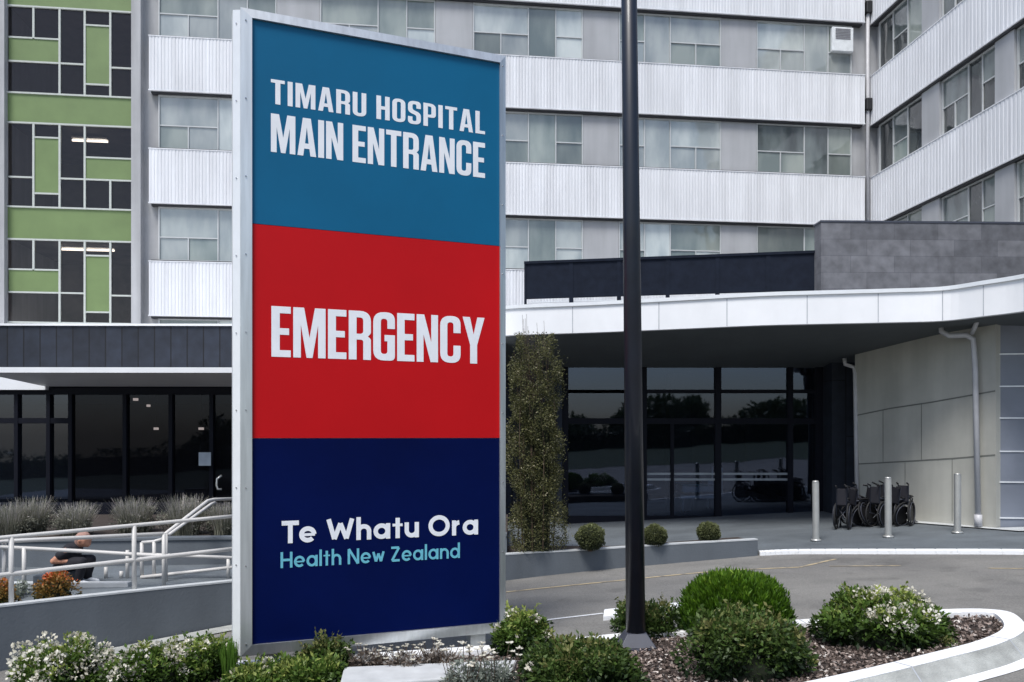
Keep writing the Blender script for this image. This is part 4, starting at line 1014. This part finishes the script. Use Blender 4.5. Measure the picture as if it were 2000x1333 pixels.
# second railing behind it
Y2 = 8.9
sr = thing('inner_railing', 'inner ramp handrail with level top bar just behind the near handrail', 'railing', tuple(at(200,1140,Y2)))
b = MB(); b.tube([at(-120,1064,Y2-.8), at(0,1058,Y2-.4), at(320,1043,Y2)], .022, 10); b.build('handrail', M['rail'], sr, True)
b = MB(); b.tube([at(-120,1066,Y2-.8), at(0,1069,Y2-.4), at(160,1077,Y2-.2), at(322,1087,Y2), at(458,1072,Y2+.25)], .022, 10); b.build('lower_rail', M['rail'], sr, True)
for px, yt in ((8,1058),(47,1070),(320,1042)):
    Yp = Y2 if px > 200 else Y2-.35
    q = at(px,yt,Yp); b = MB(); b.tube([(q.x,q.y,EYE-1.65),(q.x,q.y,q.z)], .021, 10); b.build('post', M['rail'], sr, True)
# rear rail: short posts
Y3 = 9.5
tr_ = thing('rear_railing', 'low rear ramp railing of closely spaced pale posts beside the stair', 'railing', tuple(at(250,1130,Y3)))
for px, yt in ((207,1108),(237,1116),(249,1075),(277,1060),(301,1058),(446,1092)):
    q = at(px,yt,Y3); b = MB(); b.tube([(q.x,q.y,EYE-1.65),(q.x,q.y,q.z)], .022, 8); b.build('post', M['rail'], tr_, True)
b = MB(); b.tube([at(277,1060,Y3), at(301,1058,Y3), at(318,1053,Y3)], .018, 8); b.tube([at(249,1082,Y3), at(460,1090,Y3)], .020, 8); b.build('handrail', M['rail'], tr_, True)
b = MB(); b.tube([at(275,1128,Y3-.02), at(460,1108,Y3)], .02, 8); b.build('lower_rail', M['rail'], tr_, True)
# stair railing
hs = thing('stair_railing', 'sloping double stair handrail climbing to the podium left of the sign', 'railing', tuple(at(330,1043,10)))
b = MB(); b.tube([at(322,1044,9.3), at(405,979,10.6), at(418,976,10.8), at(475,974,11.4)], .022, 10); b.build('handrail', M['rail'], hs, True)
b = MB(); b.tube([at(331,1044,9.25), at(412,985,10.5), at(420,982,10.6)], .018, 10); b.build('handrail', M['rail'], hs, True)
for px, py, Y in ((324,1043,9.3),(472,975,11.35)):
    q = at(px,py,Y); b = MB(); b.tube([(q.x,q.y,EYE-1.65),q], .022, 8); b.build('post', M['rail'], hs, True)
# kerb along the ramp (white band)
b = MB(); a, c_ = at(-200,1137,8.75), at(250,1146,8.95)
b.hexa([(a.x,a.y,EYE-1.66),(c_.x,c_.y,EYE-1.66),(c_.x,c_.y+.10,EYE-1.66),(a.x,a.y+.10,EYE-1.66)], [(a.x,a.y,EYE-1.57),(c_.x,c_.y,EYE-1.60),(c_.x,c_.y+.10,EYE-1.60),(a.x,a.y+.10,EYE-1.57)])
tag(b.build('ramp_kerb', M['coping'], bevel=.01), 'low white kerb along the ramp at the feet of the seated person', 'kerb')
# garden wall with bed behind
gwl = thing('garden_wall', 'low dark grey garden wall holding the lavender bed behind the ramp', 'wall', (-5, 10.2, EYE-1.65))
b = MB(); q0, q1 = at(-260,0,10.1), at(990,0,10.9)
b.hexa([(q0.x,q0.y,EYE-1.7),(q1.x,q1.y,EYE-1.7),(q1.x,q1.y+.18,EYE-1.7),(q0.x,q0.y+.18,EYE-1.7)], [(q0.x,q0.y,EYE-1.33),(q1.x,q1.y,EYE-1.33),(q1.x,q1.y+.18,EYE-1.33),(q0.x,q0.y+.18,EYE-1.33)])
b.build('wall_face', M['retain'], gwl)
b = MB(); b.hexa([(q0.x,q0.y-.02,EYE-1.329),(q1.x,q1.y-.02,EYE-1.329),(q1.x,q1.y+.2,EYE-1.329),(q0.x,q0.y+.2,EYE-1.329)], [(q0.x,q0.y-.02,EYE-1.30),(q1.x,q1.y-.02,EYE-1.30),(q1.x,q1.y+.2,EYE-1.30),(q0.x,q0.y+.2,EYE-1.30)]); b.build('coping', M['retain'], gwl)
b = MB(); b.hexa([(q0.x,q0.y+.18,EYE-1.7),(q1.x,q1.y+.18,EYE-1.7),(q1.x,14.2,EYE-1.7),(q0.x-2,14.2,EYE-1.7)], [(q0.x,q0.y+.18,EYE-1.36),(q1.x,q1.y+.18,EYE-1.36),(q1.x,14.2,EYE-1.36),(q0.x-2,14.2,EYE-1.36)])
tag(b.build('garden_bed', M['soil']), kind='structure')

def grass_clump(name, label, cat, base, r, h, n, m, seed, group=None, spread=.6, width=.012, tipdots=True):
    o = lthing(name, label, cat, base, 0, group); g = np.random.default_rng(seed); b = MB(); sh = []
    for i in range(n):
        a = g.uniform(0, 2*np.pi); rr = r*.35*math.sqrt(g.uniform()); H = h*g.uniform(.6, 1.0); ln = g.uniform(.1, 1)*r*spread
        x, y = rr*math.cos(a), rr*math.sin(a); a2 = a+g.normal(0,.6); dx, dy = math.cos(a2), math.sin(a2); px_, py_ = -dy, dx; w = width*g.uniform(.6,1.2)
        K = 4; vs = []
        for k in range(K+1):
            t = k/K; bx, by, bz = x+dx*ln*t**1.6, y+dy*ln*t**1.6, H*(t-.18*t*t*t*ln/r)
            ww = w*(1-t*.85)
            vs += [(bx-px_*ww, by-py_*ww, bz), (bx+px_*ww, by+py_*ww, bz)]
        b.add(vs, [(2*k, 2*k+1, 2*k+3, 2*k+2) for k in range(K)]); s_ = g.uniform(.1,.8); sh += [s_+.12*k for k in range(K)]
    f_ = b.build('foliage', m, o); set_shade(f_.data, np.clip(sh, 0, 1)); return o
lav = [(-60,11.0,.75,.50,'lavender clump cut off by the left edge'),(18,11.1,.62,.50,'grey lavender clump at the left edge above the rail'),(62,11.4,.60,.56,'wide grey-green lavender clump, second from the left edge'),(148,11.2,.58,.50,'lavender clump directly above the seated person'),(262,11.6,.66,.54,'grey lavender clump in the middle of the bed, left of the stair rail'),(362,11.3,.66,.60,'tall grey lavender clump behind the sloping stair rail'),(438,11.2,.45,.50,'lavender clump half hidden by the left edge of the sign'),(560,11.3,.7,.55,'')]
for i, (px, Y, r, h, lb) in enumerate(lav[1:7]):
    X = (px-CX)/F*Y; o = grass_clump('lavender', lb, 'plant', (X, Y, EYE-1.37), r*.8, h*1.0, 620, M['lav'], 100+i, 'lavender clumps in front of the podium', spread=.5, width=.006)
    P, N_, S = clumpy(2600, r*.64, r*.5, h*.80, 16, .34, seed=200+i); leaves('leaves', P, N_, .028, M['lav'], o, S*.85, 2.5)
# orange-tipped shrubs on the ramp wall
for i, (px, py, Y, lb) in enumerate(((112,1172,8.15,'small round shrub with orange-red new leaves beside the near handrail'),(-18,1183,7.9,'orange-red shrub cut off by the left edge of the picture'))):
    q = at(px, py, Y); o = lthing('photinia_shrub', lb, 'shrub', (q.x, q.y, EYE-1.65), 0, 'orange-leaved shrubs on the ramp')
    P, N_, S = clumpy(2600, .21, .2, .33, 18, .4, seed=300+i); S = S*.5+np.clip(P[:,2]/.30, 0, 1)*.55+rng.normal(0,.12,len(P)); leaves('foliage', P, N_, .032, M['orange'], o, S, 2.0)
    core_mesh(.18,.17,.28,'branches',o,seed=i,k=.7)
    for nm, P2 in (('stem',0),): b = MB(); b.tube([(0,0,0),(0,0,.2)], .012, 6); b.build('stem', M['stem'], o)
# low green plants at foot between the rail and kerb
X, Y = at(30,1150,8.4).x, 8.4
o = lthing('ground_plant', 'low dull plant between two posts at the far left', 'plant', (X, Y, EYE-1.65)); P, N_, S = clumpy(900,.22,.2,.16,12,.4,seed=77); leaves('foliage', P, N_, .035, M['silver'], o, S*.5, 2.4)

# ------------------------------------------------------------------ person seated on the terrace edge
def skin_body(name, joints, bones, m, parent, sub=2, root=0):
    me = bpy.data.meshes.new(name); me.from_pydata([j[0] for j in joints], bones, []); me.update(); me.materials.append(m)
    o = bpy.data.objects.new(name, me); col.objects.link(o); o.parent = parent
    sk = o.modifiers.new('skin', 'SKIN'); sk.use_smooth_shade = True
    if not me.skin_vertices: me.skin_vertices.new(name='') if hasattr(me.skin_vertices, 'new') else None
    return o, sk
def person_mesh(name, chains, m, parent, n=12, smooth=True):
    """tapered limb tubes along joint chains: list of [(x,y,z,r),...] merged by a voxel remesh into one surface"""
    b = MB()
    for ch in chains:
        pts = [Vector(p[:3]) for p in ch]; rad = [p[3] for p in ch]; dense = []; dr = []
        for i in range(len(pts)-1):
            for j in range(5): t = j/5; dense.append(pts[i].lerp(pts[i+1], t)); dr.append(rad[i]+(rad[i+1]-rad[i])*t)
        dense.append(pts[-1]); dr.append(rad[-1])
        for p, r in zip(dense, dr):
            vs = []; fs = []; nu, nv = n, 6
            for j in range(nv+1):
                ph = -math.pi/2+math.pi*j/nv
                for i in range(nu): vs.append((p.x+r*math.cos(ph)*math.cos(2*math.pi*i/nu), p.y+r*math.cos(ph)*math.sin(2*math.pi*i/nu), p.z+r*math.sin(ph)))
            for j in range(nv):
                for i in range(nu): fs.append((j*nu+i, j*nu+(i+1)%nu, (j+1)*nu+(i+1)%nu, (j+1)*nu+i))
            b.add(vs, fs)
    o = b.build(name, m, parent, smooth)
    rm = o.modifiers.new('remesh', 'REMESH'); rm.mode = 'VOXEL'; rm.voxel_size = .0085; rm.use_smooth_shade = True
    sm = o.modifiers.new('smooth', 'SMOOTH'); sm.iterations = 3
    return o
PY = 9.05
pf = at(158, 1144, PY)
pe = lthing('person', 'person in black clothes with reddish fair hair sitting bent forward behind the ramp handrails', 'person', (pf.x, pf.y, EYE-1.65))
# local: x to the right (facing direction), z up; 1 px = .00566 m
def L_(px, py, dy=0.0): return ((px-158)*PY/F, dy, (HY-py)/F*PY+1.65)
K = 1.0
hip = L_(128,1106); hd = L_(163,1056); nk = L_(150,1066); sh_ = L_(141,1073)
arm = lambda s: [(*L_(141,1074,s*.13),.042), (*L_(121,1092,s*.17),.034), (*L_(148,1094,s*.12),.026), (*L_(155,1095,s*.11),.018)]
body = [[(*L_(150,1070),.045), (*nk,.042), (*L_(158,1060),.045)], [(*hd,.075), (*L_(166,1053),.070), (*L_(170,1062),.042)], [(*L_(173,1058),.020), (*L_(175.5,1059),.010)]]
for s in (-1, 1):
    body.append(arm(s))
    hx, hy, hz = L_(157,1095,s*.11)
    for f_ in range(4):
        body.append([(hx,hy+(f_-1.5)*.017,hz,.010),(hx+.035+.006*(f_ in (1,2)),hy+(f_-1.5)*.019,hz-.004,.008),(hx+.052,hy+(f_-1.5)*.019,hz-.024,.007)])
    body.append([(hx-.01,hy-s*.025,hz,.010),(hx+.015,hy-s*.048,hz-.008,.008)])
    body.append([(hx-.02,hy,hz,.020),(hx+.01,hy,hz,.022)])
    body.append([(*L_(165,1120,s*.09),.036),(*L_(160,1136,s*.09),.028)])
    body.append([(hd[0]-.004, s*.072, hd[2]-.002, .014), (hd[0]-.006, s*.078, hd[2]+.012, .012)])
person_mesh('body', body, M['skin'], pe)
shirt = [[(*hip,.105), (*L_(132,1090),.110), (*L_(140,1078),.105), (*L_(147,1071),.07)]]
for s in (-1, 1): shirt += [[(*L_(136,1088,s*.05),.09), (*L_(142,1075,s*.10),.062), (*L_(132,1082,s*.145),.054)]]
person_mesh('shirt', shirt, M['cloth_b'], pe)
tro = [[(*L_(127,1108,-.06),.10), (*L_(127,1108,.06),.10)]]
for s in (-1, 1): tro += [[(*L_(128,1107,s*.07),.088), (*L_(150,1098,s*.09),.072), (*L_(168,1096,s*.095),.060), (*L_(166,1112,s*.09),.052), (*L_(162,1130,s*.09),.042)]]
person_mesh('trousers', tro, M['cloth_b'], pe)
hr = [[(hd[0]-.018,0,hd[2]+.022,.074),(hd[0]+.012,0,hd[2]+.036,.064)], [(hd[0]-.035,0,hd[2]-.01,.060),(hd[0]-.03,0,hd[2]-.035,.045)]]
person_mesh('hair', hr, M['hair'], pe)
for s in (-1, 1):
    sx, sy, sz = L_(160,1139,s*.09)
    person_mesh('shoe', [[(sx-.015,sy,.045,.040),(sx+.06,sy,.036,.036),(sx+.125,sy,.030,.029)]], M['shoe'], pe)
    b = MB(); eh = (hd[0]+.068, s*.026, hd[2]+.004); b.tube([eh, (eh[0]+.005, eh[1], eh[2])], .008, 8); b.build('eye', M['black'], pe)
b = MB(); q = L_(128,1118); b.box(q[0]-.16, q[0]+.12, -.35, .35, 0, .165); b2 = b
st_ = lthing('low_block', 'low grey block under the person sitting on the ramp', 'block', (pf.x, pf.y, EYE-1.65)); b.build('stone', M['retain'], st_, bevel=.01)

# ================================================================== RIGHT PLANTERS: vine column and clipped balls
vq = at(1050,1078,10.95)
vn = lthing('climbing_shrub', 'tall narrow dry olive shrub column standing right beside the sign', 'shrub', (vq.x, 11.1, vq.z))
g = np.random.default_rng(5); n_ = 62000; H = (1078-655)/F*11.1
z = H*g.uniform(0, 1, n_)**.85; a = g.uniform(0, 2*np.pi, n_)
lob = .335+.05*np.sin(a*3+z*3)+.055*np.sin(z*6+a*2)+.03*np.sin(z*15+a*5)-.12*np.clip(z/H-.55, 0, 1)**1.2
rad = lob*(.5+.5*np.sqrt(g.uniform(0, 1, n_)))*np.where(g.uniform(0,1,n_) < .10, g.uniform(1,1.22,n_), 1); thin = np.clip((z/H-.62)/.38, 0, 1)
P = np.stack([rad*np.cos(a)-.05*(z/H), rad*np.sin(a)*.7, z], 1); Nn = np.stack([np.cos(a), np.sin(a), .5*np.ones(n_)], 1)
cl = np.sin(P[:,0]*17+3)*np.sin(P[:,2]*13+P[:,0]*5)
keep = ((cl > -.5) | (g.uniform(0,1,n_) < .25)) & (g.uniform(0,1,n_) > thin*.8); P, Nn, cl, a = P[keep], Nn[keep], cl[keep], a[keep]
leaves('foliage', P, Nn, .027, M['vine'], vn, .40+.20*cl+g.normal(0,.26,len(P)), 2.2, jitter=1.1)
b = MB()
for i in range(46):
    a_ = g.uniform(0, 6.28); r_ = g.uniform(.02,.27); x0, y0 = r_*math.cos(a_), r_*math.sin(a_)*.7
    b.tube([(x0,y0,0),(x0*1.2,y0*1.2,H*.5),(x0*1.0-.05+g.uniform(-.08,.08),y0,H*g.uniform(.72,1.1))], .007, 5, r2=.002)
b.build('stems', M['stem'], vn)
b = MB()
for i in range(9):
    z0 = H*.68*i/9; b.box(-.17, .15, -.10, .10, z0, z0+H*.68/9)
b.build('inner_twigs', M['core'], vn)
for i, (px, py, r, lb) in enumerate(((1153,1070,27,'clipped ball shrub nearest the tall olive shrub, largest of three'),(1279,1062,22,'clipped ball shrub just right of the lamp post'),(1384,1056,21,'smallest clipped ball shrub near the end of the grey wall'))):
    Y = 11.15+i*.35; q = at(px, py, Y); rr = r/F*Y
    o = lthing('topiary_ball', lb, 'shrub', (q.x, q.y, q.z-.02), 0, 'clipped ball shrubs on the low wall')
    n_ = 5200; d = g.normal(0,1,(n_,3)); d /= np.linalg.norm(d, axis=1)[:,None]
    P = d*rr*((g.uniform(.84,1.05,n_)+.07*np.sin(d[:,0]*5+i*2)*np.cos(d[:,2]*6+i))[:,None]); P[:,2] = P[:,2]*.92+rr*.85; k_ = P[:,2] > 0
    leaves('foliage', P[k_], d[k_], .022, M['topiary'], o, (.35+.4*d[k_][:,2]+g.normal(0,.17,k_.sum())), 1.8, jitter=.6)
    b = MB(); b.tube([(0,0,-.03),(0,0,rr*.5)], .03, 8); b.build('stem', M['stem'], o)
    vs = MB(); nu, nv = 16, 10; V = []; Fc = []
    for j in range(nv+1):
        ph = -math.pi/2+math.pi*j/nv
        for ii_ in range(nu): V.append((rr*.86*math.cos(ph)*math.cos(2*math.pi*ii_/nu), rr*.86*math.cos(ph)*math.sin(2*math.pi*ii_/nu), rr*.8*math.sin(ph)+rr*.85))
    for j in range(nv):
        for ii_ in range(nu): Fc.append((j*nu+ii_, j*nu+(ii_+1)%nu, (j+1)*nu+(ii_+1)%nu, (j+1)*nu+ii_))
    vs.add(V, Fc); vs.build('branches', M['core'], o, True)

# ================================================================== ISLAND PLANTS
def bedp(px, py, Y=None):
    p = gp(px, py, .09); return (p.x, p.y, p.z)
def sh(px, pyb, wpx, hpx, **k):
    p = gp(px, pyb, .09); r = wpx/2/F*p.y; h = hpx/F*p.y*1.03; return p, r, h
def island_shrub(px, pyb, wpx, hpx, n, size, m, seed, label, flowers=0, depth=.9, name='flowering_shrub', group='shrubs on the island', **kw):
    p, r, h = sh(px, pyb, wpx, hpx)
    q = (p.x*(1+r*.6/p.y), p.y+r*.6, gz(p.x, .09))
    return shrub(name, label, 'shrub', q, r, r*depth, h, n, size, M[m], seed, group, flowers, **kw)
# cedar ball (conifer)
p, r, h = sh(1466, 1262, 208, 113)
o = lthing('clipped_conifer', 'bright green rounded conifer, the tallest shrub on the island', 'shrub', (p.x, p.y+.45, p.z))
n_ = 30000; a = g.uniform(0, 2*np.pi, n_); cz = g.uniform(0, 1, n_); ph = np.arcsin(cz); wv = 1+.05*np.sin(a*5+1)+.04*np.sin(a*9+ph*3)+.03*np.sin(a*17+ph*11)
rc = r*(p.y+.45)/p.y; hc = h*1.04
P = np.stack([rc*np.cos(ph)**.62*np.cos(a)*wv, rc*.9*np.cos(ph)**.62*np.sin(a)*wv, hc*(np.sin(ph))], 1)*g.uniform(.86,1.0,n_)[:,None]
Nn = np.stack([np.cos(a)*.35*np.cos(ph), np.sin(a)*.35*np.cos(ph), np.full(n_, .95)], 1)
tuft = np.sin(a*23+2*np.sin(ph*7))*np.sin(ph*17+a*9); P *= (1+.035*tuft+.02*np.sin(a*41))[:,None]
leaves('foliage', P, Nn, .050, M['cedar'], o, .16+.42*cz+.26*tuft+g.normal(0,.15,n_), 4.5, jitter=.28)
core_mesh(rc*1.22, rc*1.08, hc*1.2, 'branches', o, seed=3, k=.70)
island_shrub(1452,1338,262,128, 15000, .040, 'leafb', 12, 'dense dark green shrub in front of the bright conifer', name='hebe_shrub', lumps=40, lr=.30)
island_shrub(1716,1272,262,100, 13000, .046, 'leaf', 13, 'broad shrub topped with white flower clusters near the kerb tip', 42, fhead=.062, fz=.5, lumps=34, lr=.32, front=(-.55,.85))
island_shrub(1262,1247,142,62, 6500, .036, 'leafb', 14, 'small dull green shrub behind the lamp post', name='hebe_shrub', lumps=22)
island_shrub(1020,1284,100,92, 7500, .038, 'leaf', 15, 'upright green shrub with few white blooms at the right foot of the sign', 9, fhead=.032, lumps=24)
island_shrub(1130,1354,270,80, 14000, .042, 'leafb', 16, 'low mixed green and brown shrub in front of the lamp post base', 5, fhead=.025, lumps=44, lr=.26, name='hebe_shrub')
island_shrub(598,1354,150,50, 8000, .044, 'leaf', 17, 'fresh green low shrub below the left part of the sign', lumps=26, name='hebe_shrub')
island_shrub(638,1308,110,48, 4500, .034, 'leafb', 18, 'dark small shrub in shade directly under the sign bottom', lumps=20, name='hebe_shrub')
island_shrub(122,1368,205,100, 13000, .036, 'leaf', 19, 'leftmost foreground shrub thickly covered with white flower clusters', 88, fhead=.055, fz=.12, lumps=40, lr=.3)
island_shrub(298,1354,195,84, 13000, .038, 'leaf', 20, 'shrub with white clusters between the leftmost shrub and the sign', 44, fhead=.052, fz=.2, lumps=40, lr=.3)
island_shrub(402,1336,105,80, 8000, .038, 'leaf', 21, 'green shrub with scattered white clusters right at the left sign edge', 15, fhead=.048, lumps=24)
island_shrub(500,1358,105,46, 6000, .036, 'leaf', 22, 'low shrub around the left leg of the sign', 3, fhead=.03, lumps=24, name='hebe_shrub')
p = gp(448, 1348, .09); grass_clump('flax_clump', 'upright bright green blades beside the left edge of the sign', 'plant', (p.x, p.y, p.z), .14, .42, 170, M['spear'], 23, spread=.35, width=.009)
# silver daisies
for i, (px, py, lb) in enumerate(((905,1352,'silver leaved daisy plant left of the right sign leg'),(965,1345,'silver leaved daisy plant at the right sign leg'),(790,1318,'dried pale flower heads under the middle of the sign'),(720,1312,'dried brown flower tangle under the sign, left one'),(855,1310,'dried stalks under the sign, beside the right leg'))):
    p = gp(px, py, .09); dry = 'dried' in lb
    o = lthing('dried_flower_plant' if dry else 'daisy_plant', lb, 'plant', tuple(p), 0, 'dried plants under the sign' if dry else 'silver daisies')
    hh = .15 if dry else .22
    P, N_, S = clumpy(1500 if dry else 900, .16, .14, hh, 16, .4, seed=400+i); leaves('foliage', P, N_, .04, M['dry' if dry else 'silver'], o, S*(1 if dry else .6), 3.2)
    gg = np.random.default_rng(i); k_ = 16 if dry else 13; b = MB(); C = []
    for j in range(k_):
        x, y = gg.uniform(-.16,.16), gg.uniform(-.12,.12); H_ = hh*gg.uniform(.9,1.5); tp = (x*1.25, y*1.2, H_); b.tube([(x*.6,y*.6,0), tp], .0025, 4); C.append(tp)
    b.build('stalks', M['stem'], o)
    PP = []; NN = []
    for c_ in C:
        for q_ in range(12):
            a_ = 2*math.pi*q_/12; PP.append(c_); NN.append((math.cos(a_), math.sin(a_), .25))
    for q_ in range(len(C)): leaves('flower', np.array(PP[q_*12:q_*12+12]), np.array(NN[q_*12:q_*12+12]), .020 if dry else .028, M['petal'], o, np.random.default_rng(i).uniform(.3 if dry else .6,1,12), 2.2, jitter=.1)
# small ground plants at the edge of the mulch near (1840,1290)
for i, (px, py, s_) in enumerate(((1850,1262,.07),(1580,1300,.06))):
    p = gp(px, py, .09); o = lthing('seedling', ('small reddish plant in the mulch right of the white-flowered shrub','small pale weed in the mulch beside the dense dark shrub')[i], 'plant', tuple(p))
    P, N_, S = clumpy(220, s_, s_, s_, 8, .45, seed=500+i); leaves('foliage', P, N_, .025, M['leafb'], o, S+.4, 2.0)

# ================================================================== TREES BEHIND THE VIEWER (mirrored in the entrance glass)
def tree(px, py, h, r, seed, lb):
    o = lthing('street_tree', lb, 'tree', (px, py, gz(px)-.3), 0, 'trees across the street behind the viewer')
    gg = np.random.default_rng(seed); b = MB(); b.tube([(0,0,-.5),(.1,0,h*.3),(0,.1,h*.62)], .28, 10, r2=.1)
    for i in range(6):
        a = i*1.05; b.tube([(0,0,h*(.28+.05*i)),(r*.6*math.cos(a), r*.6*math.sin(a), h*(.5+.06*i))], .09, 7, r2=.03)
    b.build('trunk', M['stem'], o, True)
    P, N_, S = clumpy(5000, r, r, h*.8, 26, .36, seed=seed); P[:,2] += h*.06; leaves('crown', P, N_, .62, M['treeleaf'], o, S, 1.8)
for i, (x, y, h, r) in enumerate(((-30,-62,6.5,5),(-12,-70,5.2,5),(6,-66,5.0,5.5),(17,-60,7.2,5.5),(33,-68,6.0,6),(52,-60,6.6,6))):
    tree(x, y, h, r, 600+i, ('leafy street tree behind the viewer, far left of the row','low leafy tree behind the viewer, second from left','round leafy tree behind the viewer, third from left','tallest leafy tree behind the viewer','broad leafy tree behind the viewer, second from right','leafy tree behind the viewer, far right of the row')[i])

for o in bpy.data.objects:                        # sub-parts share their part's space
    if o.parent and o.parent.parent: o.matrix_parent_inverse = Matrix()

b = MB(); b.add([(-150,-160,-7.5+.02),(150,-160,7.5+.02),(150,-9,7.5+.02),(-150,-9,-7.5+.02)], [(0,1,2,3)])  # unseen dark ground sheet, added to darken the mirrored road in the glass
tag(b.build('added_ground', M['added_ground']), kind='structure')
hg = lthing('added_hedge', 'dark leafy row added behind the viewer to darken the entrance reflection', 'added_hedge', (0,-48,0))  # unseen, added so the glass mirrors something dark below the trees
P = np.stack([rng.uniform(-60,70,16000), rng.normal(0,.5,16000), rng.uniform(0,1,16000)**.8*2.3], 1); P[:,2] *= 1+.25*np.sin(P[:,0]*.35)+.12*np.sin(P[:,0]*1.7); P[:,2] += P[:,0]*SL
leaves('foliage', P, rng.normal(0,1,P.shape), .34, M['treeleaf'], hg, rng.uniform(0,.7,16000), 1.6)
b = MB()
for i in range(13): x = -60+10*i; b.hexa([(x,-.3,gz(x)),(x+10,-.3,gz(x+10)),(x+10,.3,gz(x+10)),(x,.3,gz(x))], [(x,-.3,gz(x)+1.7),(x+10,-.3,gz(x+10)+1.7),(x+10,.3,gz(x+10)+1.7),(x,.3,gz(x)+1.7)])
b.build('branches', M['core'], hg)

# ================================================================== LIGHT, WORLD, CAMERA
w = bpy.data.worlds.new('World'); sc.world = w; w.use_nodes = True; nt = w.node_tree
sky = nt.nodes.new('ShaderNodeTexSky'); sky.sky_type = 'NISHITA'; sky.sun_disc = False
EL, AZ = 60, 205      # sun behind the viewer, a little to the left
sky.sun_elevation = R(EL); sky.sun_rotation = R(AZ); sky.air_density = 1.0; sky.dust_density = 2.0; sky.ozone_density = 1.0; sky.altitude = 0
bg = nt.nodes['Background']; nt.links.new(sky.outputs[0], bg.inputs[0]); bg.inputs[1].default_value = .15
sl = bpy.data.lights.new('sun', 'SUN'); sl.energy = 3.4; sl.angle = R(20); sl.color = (1,.985,.955)
so = bpy.data.objects.new('sun', sl); col.objects.link(so)
dirv = Vector((math.sin(R(AZ))*math.cos(R(EL)), math.cos(R(AZ))*math.cos(R(EL)), math.sin(R(EL))))
so.rotation_euler = dirv.to_track_quat('Z', 'Y').to_euler(); so.location = (0,-5,20)
cam = bpy.data.cameras.new('camera'); co_ = bpy.data.objects.new('camera', cam); col.objects.link(co_); sc.camera = co_
co_.location = (0,0,EYE); co_.rotation_euler = (R(90),0,0); cam.sensor_fit = 'HORIZONTAL'; cam.sensor_width = 36; cam.lens = 36*F/2000
cam.shift_y = (HY-666.5)/2000; cam.clip_end = 2000; cam.clip_start = .05
sc.view_settings.view_transform = 'Standard'; sc.view_settings.look = 'None'; sc.view_settings.exposure = 0
sc.cycles.transparent_max_bounces = 12; sc.cycles.max_bounces = 8
